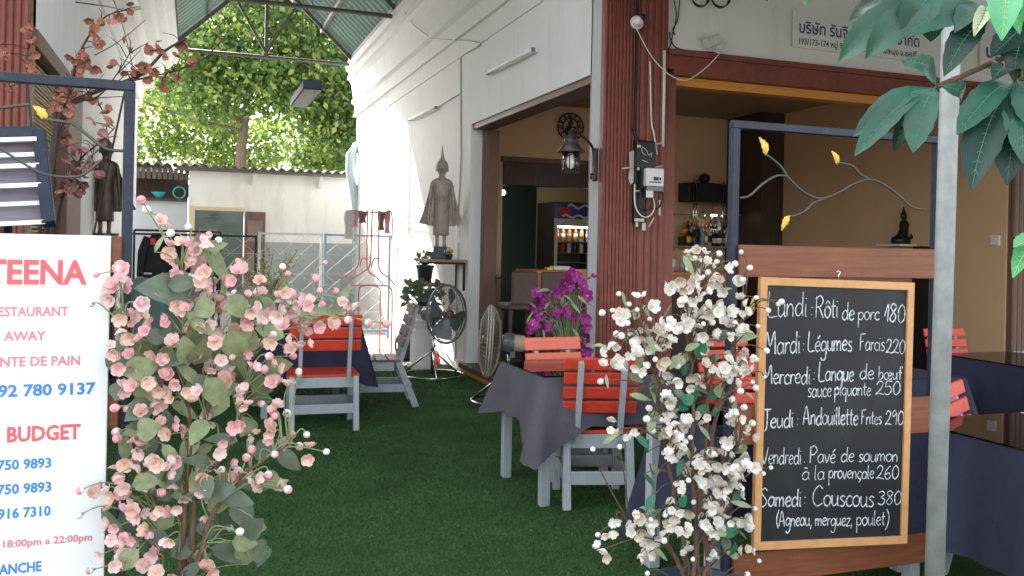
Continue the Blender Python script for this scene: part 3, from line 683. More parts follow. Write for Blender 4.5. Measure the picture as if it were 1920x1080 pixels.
A = aZ(1018, 708, .75); B = aZ(943, 677, .75)
X0, Y0, Y1 = A.x, A.y, B.y
make_table('dining_table', 'grey legged table under the plum cloth next to the red pillar', X0, X0 + .86, Y0, Y1, .745)
cloth('plum grey tablecloth with long drooping corner between the red chairs', X0, X0 + .86, Y0, Y1, .746, MT['cloth_plum'], .28, .18, 3, cornerdrop=[.19, .1, .1, .05])
pane('clear glass sheet on the plum cloth reflecting the salmon chair', X0 + .005, X0 + .855, Y0 + .005, Y1 - .005, .747)
make_table('dining_table', 'grey legged table in the passage behind the wide red chair', .55, 1.38, 7.62, 8.75, .785)
cloth('dark navy tablecloth hanging low behind the wide red chair', .55, 1.38, 7.62, 8.75, .786, MT['cloth_navy'], .42, .12, 5)
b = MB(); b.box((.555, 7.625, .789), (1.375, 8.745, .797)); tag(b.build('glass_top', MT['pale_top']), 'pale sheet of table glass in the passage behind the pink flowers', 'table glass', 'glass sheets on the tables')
# terrace tables, partly behind the chalkboard stand
make_table('dining_table', 'terrace table close behind the chalkboard stand', 2.10, 3.2, 3.24, 3.70, .745, -.045)
cloth('navy tablecloth behind the chalkboard with a corner falling beside the white blossoms', 2.10, 3.2, 3.24, 3.70, .746, MT['cloth_navy'], .34, .2, 8, cornerdrop=[.12, .1, .1, .30], flare=.015)
pane('glass sheet on the table close behind the chalkboard', 2.105, 3.195, 3.245, 3.695, .747)
make_table('dining_table', 'navy covered table at the right edge next to the steel pole', 3.02, 3.85, 2.25, 3.13, .745)
cloth('dark navy tablecloth at the right edge beside the steel pole', 3.02, 3.85, 2.25, 3.13, .746, MT['cloth_navy'], .46, .1, 12, cornerdrop=[.1, .1, .1, .22])
pane('glass sheet reflecting pale sky at the right edge', 3.03, 3.84, 2.26, 3.12, .747)
make_table('dining_table', 'far terrace table in front of the restaurant opening', 5.30, 6.25, 4.25, 5.16, .745)
cloth('navy tablecloth on the far terrace table below the red chair back', 5.30, 6.25, 4.25, 5.16, .746, MT['cloth_navy'], .45, .1, 15)
pane('glass sheet on the far terrace table', 5.31, 6.24, 4.26, 5.15, .747)
make_table('dining_table', 'terrace table in the gap between chalkboard and pole', 3.7, 4.5, 4.15, 4.75, .745)
cloth('navy tablecloth in the gap between chalkboard and pole', 3.7, 4.5, 4.15, 4.75, .746, MT['cloth_navy'], .4, .1, 19)
chair(6.02, 5.52, 182, 'bright red chair facing out behind the far terrace table')
chair(3.63, 3.07, 150, 'red chair with grey post turned towards the table right of the steel pole')
chair(4.52, 3.25, 160, 'red chair cut by the right edge of the photo')
chair(2.97, 3.95, 180, 'red chair hidden behind the chalkboard, facing the camera')
chair(3.58, 5.15, 180, 'red chair far behind the white blossoms by the pillar')
c2 = make_chair('slatted_chair', 'maroon chair seen between chalkboard and steel pole', MT['maroon_slat']); c2['group'] = GRP; face_move(c2, 4.55, 5.0, 185)

# ---------------------------------------------------------------- lettering helpers
def text_mb(mb, body, h, right=None, left=None, base=0, width=None, bold=0, mi=0, M=Matrix(), flip=False):
    f = bpy.data.curves.new('tmp', 'FONT'); f.body = body; f.size = 1; f.offset = bold; f.resolution_u = 2
    o = bpy.data.objects.new('tmp', f); COL.objects.link(o)
    dg = bpy.context.evaluated_depsgraph_get(); me = bpy.data.meshes.new_from_object(o.evaluated_get(dg))
    vs = [v.co.copy() for v in me.vertices]; fs = [tuple(p.vertices) for p in me.polygons]
    bpy.data.objects.remove(o); bpy.data.curves.remove(f); bpy.data.meshes.remove(me)
    x0 = min(v.x for v in vs); x1 = max(v.x for v in vs); sc = h / .70
    sx = sc if width is None else width / (x1 - x0)
    off = (left if left is not None else right - (x1 - x0) * sx)
    mb.add([M @ V((v.x - x0) * sx + off, 0, base + v.y * sc) for v in vs], fs, mi)

# ---------------------------------------------------------------- chalkboard stand (right) and banner stand (left)
def stand(name, label, xl, xr, Y, zt, planks, tendrils):
    t = thing(name, label, 'sign stand', ((xl + xr) / 2, Y, 0)); m = MT['slate_metal']
    for x in (xl, xr):
        b = MB(); b.box((x - .016, Y - .016, .004), (x + .016, Y + .016, zt - .03)); b.build('post', m, t, .002)
    b = MB(); b.box((xl - .016, Y - .016, zt - .03), (xr + .016, Y + .016, zt)); b.build('top_bar', m, t, .002)
    b = MB(); b.box((xl - .02, Y - .2, .004), (xl + .02, Y + .2, .03)); b.build('foot', m, t, .002); b = MB(); b.box((xr - .02, Y - .2, .004), (xr + .02, Y + .2, .03)); b.build('foot', m, t, .002)
    for (z0, z1) in planks:
        b = MB(); b.box((xl + .012, Y - .034, z0), (xr - .012, Y - .0165, z1)); b.build('plank', MT['plank'], t, .003)
    b = MB()
    for pts, r in tendrils[0]: b.tube(spline([aY(u, v, Y) for u, v in pts], 6), r, 7)
    b.build('wire_branch', MT['wire_grey'], t)
    for (u0, v0, u1, v1) in tendrils[1]:
        p0, p1 = aY(u0, v0, Y), aY(u1, v1, Y); d = p1 - p0; s = V(d.z, 0, -d.x).normalized(); L = d.length; g = []
        for i in range(9):
            f = i / 8; w = L * .2 * math.sin(math.pi * f ** .8) * (1 + .12 * (-1) ** i)
            c = p0 + d * f + V(0, -.008 * math.sin(3 * f), 0) + s * L * .10 * math.sin(f * 3.14); g.append([c - s * w + V(0, .006, 0), c + V(0, -.003, 0), c + s * w + V(0, .006, 0)])
        b = MB(); b.sheet(g); b.sheet([[p + V(0, .0025, 0) for p in reversed(r)] for r in g]); b.build('tin_leaf', MT['gold_leaf'], t)
    return t
FY = 2.90
xl, xr = aY(1376, 330, FY).x, aY(1756, 330, FY).x
zt = aY(1378, 226, FY).z
zp = lambda v, u=1400: aY(u, v, FY).z
stand('sign_stand', 'blue steel stand with brown planks carrying the chalkboard', xl, xr, FY, zt,
      [(zp(519), zp(459)), (aY(1735, 808, FY).z, aY(1735, 741, FY).z), (aY(1500, 1078, FY).z, aY(1500, 1022, FY).z)],
      ([([(1742, 393), (1710, 388), (1680, 362), (1655, 345), (1630, 336), (1600, 345), (1570, 362), (1540, 372), (1510, 362), (1480, 335), (1462, 310), (1437, 290)], .0048),
        ([(1630, 336), (1612, 326), (1600, 312), (1580, 306), (1570, 305)], .005), ([(1475, 330), (1455, 330), (1430, 345), (1405, 367), (1386, 371)], .005),
        ([(1545, 373), (1525, 380), (1510, 395), (1490, 404), (1482, 405)], .005)],
       [(1438, 292, 1424, 257), (1572, 309, 1560, 283), (1482, 404, 1467, 432), (1402, 595, 1412, 560)]))
# the slate
cb = thing('chalkboard', 'black chalkboard in pine frame with the weekly menu in chalk', 'chalkboard', (2.43, FY, .9))
CY = FY - .042
TL, TR, BL, BR = aY(1424, 519, CY), aY(1712, 530, CY - .055), aY(1410, 1031, CY), aY(1698, 1018, CY - .055)
def bp(s, t, lift=0):                          # point on the board, s across 0..1, t down 0..1
    p = (TL * (1 - s) + TR * s) * (1 - t) + (BL * (1 - s) + BR * s) * t
    return p + BN * lift
BN = (TR - TL).cross(BL - TL).normalized()
if BN.y > 0: BN = -BN
b = MB(); fw, fh = .044, .030
def fr(a0, a1, a2, a3):
    lo = [bp(*k, -.012) for k in (a0, a1, a2, a3)]; hi = [bp(*k, .012) for k in (a0, a1, a2, a3)]
    b.add(lo + hi, [(3, 2, 1, 0), (4, 5, 6, 7), (0, 1, 5, 4), (1, 2, 6, 5), (2, 3, 7, 6), (3, 0, 4, 7)])
fr((0, 0), (1, 0), (1 - fw, fh), (fw, fh)); fr((fw, 1 - fh), (1 - fw, 1 - fh), (1, 1), (0, 1)); fr((0, 0), (fw, fh), (fw, 1 - fh), (0, 1)); fr((1 - fw, fh), (1, 0), (1, 1), (1 - fw, 1 - fh))
b.build('frame', MT['pine'], cb, .002, recalc=True)
b = MB(); c4 = [(fw * .9, fh * .9), (1 - fw * .9, fh * .9), (1 - fw * .9, 1 - fh * .9), (fw * .9, 1 - fh * .9)]
b.add([bp(*k, .002) for k in c4] + [bp(*k, -.008) for k in c4], [(0, 1, 2, 3), (7, 6, 5, 4)]); b.build('slate', MT['slate'], cb)
hk = bp(.505, 0, -.004); b = MB(); b.tube([hk + V(.0, 0, -.004), hk + V(0, 0, .018), hk + V(.008, 0, .03), hk + V(-.004, 0, .036), hk + V(-.012, 0, .028)], .0025, 6); b.build('hook', MT['chrome'], cb)
# single-stroke chalk hand; x-height 1, capitals 1.9, descenders to -.9
O_ = [(.62, .82), (.38, 1), (.1, .78), (.06, .35), (.3, 0), (.58, .2), (.66, .6), (.6, .85)]
GL = {
 'a': (.75, [[(.62, .85), (.35, 1), (.08, .65), (.1, .2), (.32, 0), (.58, .3), (.64, .95)], [(.64, .95), (.62, .3), (.7, .05)]]),
 'b': (.75, [[(.1, 1.9), (.1, .05)], [(.1, .6), (.35, 1), (.62, .75), (.6, .25), (.35, 0), (.1, .1)]]),
 'c': (.62, [[(.58, .8), (.35, 1), (.08, .6), (.15, .12), (.38, 0), (.6, .15)]]),
 'd': (.78, [[(.6, .8), (.35, .98), (.08, .6), (.12, .15), (.35, 0), (.6, .3)], [(.66, 1.85), (.63, .3), (.72, 0)]]),
 'e': (.66, [[(.1, .5), (.5, .6), (.56, .85), (.35, 1), (.1, .7), (.1, .25), (.32, 0), (.6, .18)]]),
 'f': (.55, [[(.6, 1.65), (.45, 1.85), (.28, 1.6), (.26, 0)], [(.05, .95), (.52, 1.0)]]),
 'g': (.75, [[(.62, .85), (.35, 1), (.08, .65), (.12, .2), (.35, .08), (.6, .35)], [(.65, .95), (.66, -.3), (.5, -.8), (.2, -.85), (.08, -.6)]]),
 'h': (.72, [[(.1, 1.9), (.1, 0)], [(.1, .6), (.38, 1), (.58, .7), (.6, 0)]]),
 'i': (.3, [[(.12, 1), (.12, .2), (.22, 0)], [(.13, 1.4), (.16, 1.46)]]),
 'l': (.32, [[(.12, 1.85), (.1, .25), (.24, 0)]]),
 'm': (1.0, [[(.08, 1), (.08, 0)], [(.08, .6), (.3, .98), (.44, .7), (.45, 0)], [(.45, .6), (.68, .98), (.83, .7), (.85, 0)]]),
 'n': (.72, [[(.08, 1), (.08, 0)], [(.08, .6), (.35, .98), (.55, .7), (.57, 0)]]),
 'o': (.7, [O_]), 'p': (.72, [[(.08, 1), (.1, -.95)], [(.08, .7), (.35, 1), (.62, .7), (.55, .2), (.3, .05), (.1, .2)]]),
 'q': (.75, [[(.6, .85), (.35, 1), (.08, .65), (.12, .2), (.35, .05), (.58, .3)], [(.63, .95), (.62, -.9)]]),
 'r': (.52, [[(.1, 1), (.1, 0)], [(.1, .55), (.28, .95), (.5, .9)]]),
 's': (.58, [[(.52, .88), (.3, 1), (.12, .78), (.3, .55), (.5, .32), (.35, .02), (.06, .1)]]),
 't': (.5, [[(.24, 1.6), (.22, .2), (.4, 0)], [(.02, 1.0), (.48, 1.05)]]),
 'u': (.74, [[(.08, 1), (.1, .25), (.3, 0), (.55, .3)], [(.6, 1), (.6, .2), (.7, 0)]]),
 'v': (.62, [[(.05, 1), (.28, 0), (.56, 1)]]), 'z': (.62, [[(.06, .95), (.55, .97), (.08, .03), (.58, .05)]]),
 'A': (1.0, [[(.05, 0), (.42, 1.95), (.85, 0)], [(.2, .65), (.72, .68)]]),
 'C': (1.05, [[(.95, 1.6), (.6, 1.9), (.15, 1.3), (.12, .5), (.45, 0), (.95, .25)]]),
 'F': (.8, [[(.15, 1.9), (.12, 0)], [(.05, 1.85), (.8, 1.92)], [(.13, 1.0), (.55, 1.05)]]),
 'J': (.9, [[(.1, 1.85), (.95, 1.9)], [(.55, 1.88), (.55, .2), (.35, -.35), (.02, -.3)]]),
 'L': (.85, [[(.15, 2.0), (.1, .1), (.85, .05)]]),
 'M': (1.15, [[(.05, 0), (.15, 1.9), (.5, .7), (.88, 1.95), (1.02, 0)]]),
 'P': (.9, [[(.12, 1.9), (.12, 0)], [(.02, 1.7), (.5, 1.98), (.82, 1.5), (.55, 1.0), (.14, .95)]]),
 'R': (.95, [[(.12, 1.9), (.1, 0)], [(.02, 1.7), (.5, 1.98), (.8, 1.55), (.55, 1.05), (.14, .95)], [(.4, 1.0), (.85, .02)]]),
 'S': (.85, [[(.75, 1.7), (.45, 1.95), (.15, 1.55), (.45, 1.05), (.72, .55), (.4, .02), (.02, .25)]]),
 'V': (.95, [[(.05, 1.9), (.4, 0), (.9, 1.9)]]),
 '1': (.5, [[(.06, .6), (.4, 1.9), (.36, 0)]]), '2': (.85, [[(.1, 1.4), (.35, 1.9), (.7, 1.6), (.5, .8), (.05, .1), (.3, .2), (.85, .05)]]),
 '3': (.8, [[(.1, 1.7), (.45, 1.9), (.65, 1.5), (.35, 1.05), (.7, .7), (.5, .05), (.05, .2)]]), '5': (.8, [[(.75, 1.85), (.22, 1.85), (.15, 1.1), (.5, 1.2), (.7, .6), (.4, .02), (.05, .2)]]),
 '6': (.8, [[(.65, 1.85), (.25, 1.3), (.1, .5), (.35, 0), (.68, .35), (.5, .9), (.15, .6)]]), '8': (.8, [[(.7, 1.6), (.4, 1.9), (.15, 1.5), (.65, .6), (.4, 0), (.1, .4), (.7, 1.5)]]),
 '9': (.8, [[(.65, 1.5), (.4, 1.9), (.1, 1.5), (.3, 1.05), (.65, 1.5), (.6, 0)]]), '0': (.8, [[(.45, 1.9), (.12, 1.3), (.15, .3), (.4, 0), (.72, .5), (.68, 1.5), (.4, 1.88)]]),
 ':': (.3, [[(.12, .22), (.16, .28)], [(.13, .85), (.17, .92)]]), '.': (.3, [[(.1, .1), (.14, .14)]]), ',': (.35, [[(.2, .2), (.08, -.4)]]),
 '(': (.4, [[(.38, 2.0), (.1, 1.1), (.12, .3), (.34, -.3)]]), ')': (.5, [[(.15, 2.0), (.42, 1.2), (.36, .2), (.05, -.6)]])}
GL['é'] = (GL['e'][0], GL['e'][1] + [[(.3, 1.25), (.56, 1.6)]]); GL['à'] = (GL['a'][0], GL['a'][1] + [[(.2, 1.5), (.5, 1.42)]])
GL['ô'] = (GL['o'][0], GL['o'][1] + [[(.12, 1.2), (.35, 1.5), (.6, 1.2)]]); GL['ç'] = (GL['c'][0], GL['c'][1] + [[(.38, 0), (.45, -.25), (.25, -.45)]])
GL['œ'] = (1.15, [O_, [(.66, .5), (1.0, .6), (1.05, .88), (.85, 1), (.62, .7), (.66, .2), (.85, 0), (1.1, .18)]])
ROWS = [("Lundi", 1437, 593, 1513, 24), (":", 1518, 595, 1524, 22), ("Rôti", 1527, 596, 1571, 21), ("de", 1577, 600, 1601, 18), ("porc", 1607, 600, 1648, 15), ("180", 1656, 604, 1696, 18),
 ("Mardi", 1433, 663, 1500, 22), (":", 1503, 660, 1508, 18), ("Légumes", 1513, 658, 1597, 19), ("Farcis", 1610, 657, 1658, 16), ("220", 1659, 663, 1696, 14),
 ("Mercredi", 1428, 719, 1519, 18), (":", 1522, 716, 1528, 18), ("Langue", 1533, 714, 1600, 18), ("de", 1610, 711, 1638, 16), ("bœuf", 1645, 711, 1690, 13), ("sauce", 1513, 744, 1558, 16), ("piquante", 1563, 741, 1632, 14), ("250", 1640, 740, 1687, 13.5),
 ("Jeudi", 1427, 801, 1487, 18), (":", 1491, 799, 1497, 17), ("Andouillette", 1504, 796, 1608, 18), ("Frites", 1613, 795, 1652, 14), ("290", 1658, 796, 1693, 14),
 ("Vendredi", 1426, 870, 1502, 17), (".", 1505, 868, 1510, 14), ("Pavé", 1516, 867, 1566, 16), ("de", 1575, 866, 1601, 15), ("saumon", 1608, 865, 1683, 14), ("à", 1502, 900, 1517, 15), ("la", 1525, 899, 1545, 15), ("provençale", 1552, 897, 1638, 14), ("260", 1641, 898, 1684, 13.5),
 ("Samedi", 1423, 950, 1502, 18), (":", 1505, 948, 1511, 17), ("Couscous", 1521, 949, 1638, 20), ("380", 1644, 946, 1689, 13.5), ("(Agneau,", 1454, 986, 1522, 15), ("merguez,", 1527, 985, 1598, 14), ("poulet)", 1604, 984, 1666, 15)]
rc = random.Random(4)
def chalk_word(w, u0, v0, u1, xh, idx):
    tot = sum(GL[c][0] for c in w); mb = MB(); x = 0; pl = CY - .03
    for c in w:
        adv, strokes = GL[c]; jy = rc.uniform(-.06, .06)
        for st in strokes:
            P = spline([(px, py, 0) for px, py in st], 5) if len(st) > 2 else [V(*st[0], 0), V(*st[-1], 0)]
            Q = []
            for p in P:
                uu = u0 + (x + p.x + .08 * p.y * .5) / tot * (u1 - u0); vv = v0 - (p.y + jy) * xh
                d = ray(uu, vv); k = (TL - C0).dot(BN) / d.dot(BN); Q.append(C0 + d * k + BN * .0035)
            pr = rc.uniform(.85, 1.15); ex = TR - TL; ex.normalize(); g = []
            for i, p in enumerate(Q):
                tg = Q[min(i + 1, len(Q) - 1)] - Q[max(i - 1, 0)]; sd = tg.cross(BN)
                if sd.length < 1e-7: sd = V(0, 0, 1)
                sd.normalize(); wv = (.0016 + .0009 * rc.random()) * pr * (1 + .25 * (xh > 17)); g.append([p - sd * wv, p + BN * .0006, p + sd * wv])
            mb.sheet(g, 0, True)
        x += adv
    mb.build('chalk_word', MT['chalk'], cb)
for i, r in enumerate(ROWS): chalk_word(*r, i)

# banner stand on the left
LY = 3.10
xr2 = aY(241, 300, LY).x; zt2 = aY(240, 153, LY).z
stand('sign_stand', 'blue steel stand with yellow tin leaf carrying the white banner', xr2 - .96, xr2, LY, zt2, [(aY(220, 492, LY).z, aY(220, 443, LY).z), (aY(220, 800, LY).z, aY(220, 735, LY).z), (.17, .34)],
      ([([(240, 283), (205, 281), (185, 270), (160, 250), (135, 232), (100, 226), (80, 222)], .005), ([(185, 281), (170, 292), (150, 320)], .004), ([(-60, 205), (0, 202), (35, 198), (58, 196)], .005), ([(-70, 230), (0, 278), (50, 310), (90, 328), (150, 330), (190, 300)], .004)],
       [(88, 227, 60, 197)]))
bs = thing('banner_sign', 'white restaurant banner with red and blue lettering on the left stand', 'sign', (-.7, LY - .05, .8))
BYv = LY - .045
br_ = aY(205, 600, BYv).x; bt = aY(100, 440, BYv).z
b = MB(); b.box((br_ - .95, BYv - .004, .06), (br_, BYv + .006, bt)); b.build('board', MT['sign_white'], bs, .002)
for body, wpx, ur, vb, cap, mk, bold in [("TEENA", 192, 163, 532, 43, 'ink_red', .022), ("RESTAURANT", 146, 128, 592, 17, 'ink_pink', .018), ("TAKE AWAY", 150, 86, 638, 17.5, 'ink_pink', .018), ("VENTE DE PAIN", 182, 150, 684, 17.5, 'ink_pink', .018),
        ("92 780 9137", 183, 179, 738, 21, 'ink_blue', .02), ("BUDGET", 138, 151, 822, 27, 'ink_red', .022), ("750 9893", 101, 96, 876, 18, 'ink_blue', .02), ("750 9893", 101, 96, 921, 18, 'ink_blue', .02), ("916 7310", 99, 95, 966, 18, 'ink_blue', .02),
        ("à 18:00pm a 22:00pm", 187, 173, 1013, 13, 'ink_pink', .018), ("DIMANCHE", 121, 78, 1070, 18, 'ink_blue', .02)]:
    pr_ = aY(ur, vb, BYv - .0055); s = aY(ur, vb - cap, BYv - .0055).z - pr_.z
    mb = MB(); text_mb(mb, body, s, left=aY(ur - wpx, vb, BYv - .0055).x, width=pr_.x - aY(ur - wpx, vb, BYv - .0055).x, base=pr_.z, bold=bold * 1.5, M=Matrix.Translation((0, BYv - .0055, 0))); mb.build('lettering', MT[mk], bs)

# steel pole in front of the chalkboard stand
PYv = 2.22; pc = aY(1771, 480, PYv)
b = MB(); b.tube([(pc.x - .02, PYv, .004), (pc.x, PYv, 1.5), (pc.x + .016, PYv, 2.8)], .030, 20)
b.tube([(pc.x - .02, PYv, .004), (pc.x - .02, PYv, .016)], .09, 20)
tag(b.build('steel_pole', MT['galv']), 'galvanised steel pole in front of the right end of the chalkboard stand', 'pole')

# ---------------------------------------------------------------- flowers
def petal(mb, c, out, up, L, wd, mi, curl=.35):           # a cupped petal growing from c along out, hollow side towards up
    sd = out.cross(up).normalized(); g = []
    for i, f in enumerate((0, .35, .7, 1)):
        w = wd * (.35, .95, 1, .45)[i] * .5; lift = L * curl * f * f
        p = c + out * (L * f) + up * lift; j1, j2 = random.uniform(.2, .7), random.uniform(.2, .7)
        g.append([p - sd * w * random.uniform(.85, 1.1) + up * (w * j1), p - sd * w * .5 + up * (w * j1 * .3), p, p + sd * w * .5 + up * (w * j2 * .3), p + sd * w * random.uniform(.85, 1.1) + up * (w * j2)])
    mb.sheet(g, mi, True)
def blossom(mb, c, n, r, mi, cmi, k=5, curl=.5):
    n = n.normalized(); a = n.orthogonal().normalized(); b2 = n.cross(a); o = random.uniform(0, 6.28)
    for i in range(k):
        t = o + i * 6.283 / k; d = (a * math.cos(t) + b2 * math.sin(t)) * random.uniform(.9, 1.1)
        petal(mb, c, (d + n * .25).normalized(), n, r, r * 1.05, mi if random.random() > .2 else mi, curl * random.uniform(.7, 1.3))
    for i in range(4):
        t = random.uniform(0, 6.28); mb.ell(c + n * (r * .3) + (a * math.cos(t) + b2 * math.sin(t)) * r * .16, r * .09, 5, 3, cmi)
    if random.random() < .7:
        for i in range(3):
            t = o + .6 + i * 6.283 / 3; d = a * math.cos(t) + b2 * math.sin(t)
            petal(mb, c, (d * .6 + n * .8).normalized(), n, r * .62, r * .6, mi, -.1)
def bud(mb, c, n, r, m0, m1):
    n = n.normalized(); q = n.to_track_quat('Z', 'Y').to_matrix()
    pr = [(0, -1.15), (.55, -.9), (.92, -.4), (1, .1), (.8, .62), (.4, .92), (0, 1.02)]
    b0 = len(mb.f); mb.lathe([(a * r, z * r) for a, z in pr[:4]], c, 9, m0, n); mb.lathe([(a * r, z * r) for a, z in pr[3:]], c, 9, m1, n)
def leaf(mb, p0, p1, w, mi, nrm=None, droop=.15, n=6, fold=.25):
    d = p1 - p0; L = d.length; d.normalize()
    nrm = nrm or (C0 - p0).normalized() + V(random.uniform(-.6, .6), 0, random.uniform(0, .8)); s = d.cross(nrm).normalized(); nn = s.cross(d); g = []
    for i in range(n + 1):
        f = i / n; ww = w * .5 * max(.02, math.sin(math.pi * min(1, f ** .75)) ** .8 if f < 1 else .02)
        c = p0 + d * L * f - V(0, 0, 1) * (L * droop * f * f) + nn * (L * .06 * math.sin(3.1 * f))
        g.append([c - s * ww + nn * ww * fold, c, c + s * ww + nn * ww * fold])
    mb.sheet(g, mi, True)
def rdir(z=0): return V(random.gauss(0, 1), random.gauss(0, 1) - .9, random.gauss(0, 1) + z).normalized()
def parse(s, ox=0, oy=0, k=1.0):
    out = []
    for w in s.split():
        t, xy = w[0], w[1:].split(','); out.append((t, ox + float(xy[0]) / k, oy + float(xy[1]) / k))
    return out
def arrangement(name, label, Y, stems, items, leaves, mats, base_px, pot, fr, br, r0):
    """stems: pixel polylines, the silk tree's branches; items: (kind, u, v) blossoms and buds"""
    base = aY(base_px[0], base_px[1], Y); base.z = .004
    t = thing(name, label, 'flower arrangement', base)
    b = MB(); b.lathe([(.11, 0), (.13, .02), (.155, .26), (.17, .27), (.17, .3), (.15, .3), (.14, .22), (0, .22)], base, 24); b.build('pot', MT[pot], t)
    tw = MB(); nodes = []
    for si, st in enumerate(stems):
        jy = random.uniform(-.05, .05); P = [aY(u, v, Y + jy + (i % 2) * .02) for i, (u, v) in enumerate(st)]
        P = [V(base.x + (P[0].x - base.x) * .4, base.y + jy * .5, .2)] + P; P = spline(P, 6)
        P = [p + V(random.gauss(0, .003), random.gauss(0, .004), 0) for p in P]
        tw.tube(P, [r0 * (1 - .72 * i / (len(P) - 1)) for i in range(len(P))], 8, 0); nodes += P
    fl = MB(); lf = MB()
    for kind, u, v in items:
        y = Y + random.gauss(0, .06) - .02; p = aY(u, v, y)
        tgt = p + V(0, Y - y, -.09)
        nb = min(nodes, key=lambda q: (q - tgt).length + (9 if q.z > p.z - .015 else 0) * .05)
        mid = nb.lerp(p, .55) + V(random.uniform(-.03, .03), random.uniform(-.03, .03), .035 if nb.z < p.z else .06)
        pts = spline([nb, mid, p], 5); tw.tube(pts, [.0032 - .0016 * i / (len(pts) - 1) for i in range(len(pts))], 5, 1)
        dr = (pts[-1] - pts[-3]).normalized()
        if kind == 'f':
            k = random.choice(mats['k'])
            for j in range(k):
                c = p + (V(random.gauss(0, .018), random.gauss(0, .014), random.gauss(0, .018)) if j else V(0, 0, 0))
                blossom(fl, c, (rdir(.2) + dr * .4), fr * random.uniform(.7, 1.2), random.choice(mats['f']), mats['c'])
        elif kind == 'F': blossom(fl, p, V(.1, -1, .25), fr * 1.35, mats['f'][-1], mats['c'], 5, .75)
        else:
            bd_r = br * random.uniform(.72, 1.15); m0, m1 = (mats['w'] if kind == 'w' else random.choice(mats['b']))
            bd = MB(); bud(bd, p, dr + rdir() * .4, bd_r, m0, m1); bd.build('bud', [MT[m] for m in mats['bm']], t)
            tw.tube([p - dr * bd_r * 1.5, p - dr * bd_r * .7], [.002, bd_r * .5], 6, 1)
    for (u, v, L, ang, w, mi) in leaves:
        y = Y + random.gauss(0, .06) + .03; a = R(ang); d = aY(u, v, y).y / FWD.y; k = (aY(u, v, y) - C0).dot(FWD) / FPX
        e0 = aY(u - math.cos(a) * L / 2, v + math.sin(a) * L / 2, y + random.uniform(-.02, .03)); e1 = aY(u + math.cos(a) * L / 2, v - math.sin(a) * L / 2, y + random.uniform(-.05, .02))
        leaf(lf, e0, e1, w * k, mi, None, .05)
        nb = min(nodes, key=lambda q: (q - e0).length); tw.tube(spline([nb, nb.lerp(e0, .5) + V(0, 0, .015), e0], 4), .0018, 5, 1)
    tw.build('branches', [MT['twig'], MT[mats['stalk']]], t)
    fl.build('blossoms', [MT[m] for m in mats['fm']], t); lf.build('leaves', [MT[m] for m in mats['lm']], t)
    return t
PINK = parse("b265,375 w275,393 f300,415 w320,437 b352,425 b392,440 f388,450 w410,450 f312,475 f340,455 f335,510 f375,515 b358,520 b447,490 f445,510 f418,527 f487,527 b540,513 w530,500 b610,493 b593,522 b600,545 b630,545 f650,567 f577,553 f578,573 f545,560 f520,560 b440,550 b465,550 f480,555 f455,570 f360,565 f390,560 f227,505 f215,535 f205,560 b180,515 b172,570 w225,575 f265,570 f272,600 f225,615 f270,620 f315,597 f347,612 f387,610 f435,590 f465,605 b485,605 f525,590 f553,585 f570,600 f575,620 f622,607 b653,600 b692,605 b725,607 b475,635 b490,642 f510,640 b512,628 f545,655 b505,668 b550,668 f400,640 b410,650 f305,675 f315,690 b435,670 f460,665 f398,690 f425,695 b495,692 f420,712 w560,697 f275,720 f285,730 f375,735 f450,735 f480,715 f510,715 f540,725"
 " f275,742 b215,765 f262,770 f295,765 f320,748 f290,756 b260,795 b218,810 b220,822 f370,735 f400,745 f397,792 f450,737 f465,760 b490,757 b515,780 f512,770 b538,775 f505,810 f540,827 b548,815 b575,815 b562,837 f580,840 w612,847 b472,843 b515,852 b462,858 f235,870 f285,868 f265,845 f312,878 f350,885 f390,872 b416,880 f450,875 f445,895 f480,895 f482,910 b503,891 f525,905 b540,918 f325,905 f370,900 b303,923 f345,930 f250,937 f302,957 f212,935 f230,960 f230,915 f190,915 b150,920 w148,967 f395,935 b383,975 w432,990 w450,997 f275,995 f250,1015 b208,1020 f190,1040 b168,1070 f230,1055 b372,1037 f345,1052 f350,1070 f395,1075 f235,640 f222,665 f345,645 f380,668 f430,640 f330,720 f240,760 f350,800 f315,815 f425,820 f275,905 f220,890 f310,1010 f270,1060")
PINK += parse("f410,580 f430,560 f500,590 f495,575 f560,640 f530,612 f590,585 b605,570 f240,545 f250,590 f260,640 f245,690 f230,730 f330,570 f300,560 f385,545 f400,525 f350,490 f370,470 f325,640 f450,620 f475,690 f520,690 f300,790 f250,830 f330,860 f410,850 f440,800 f480,815 f260,970 f320,960 f380,905 f215,990 f285,1040 f230,1010")
def lv(n, box, L, w, mi):
    return [(random.uniform(box[0], box[2]), random.uniform(box[1], box[3]), random.uniform(*L), random.choice((-50, 30, 60, 120, 150, 200, 80, -20, 230, 170)) + random.uniform(-25, 25), random.uniform(*w), random.choice(mi)) for _ in range(n)]
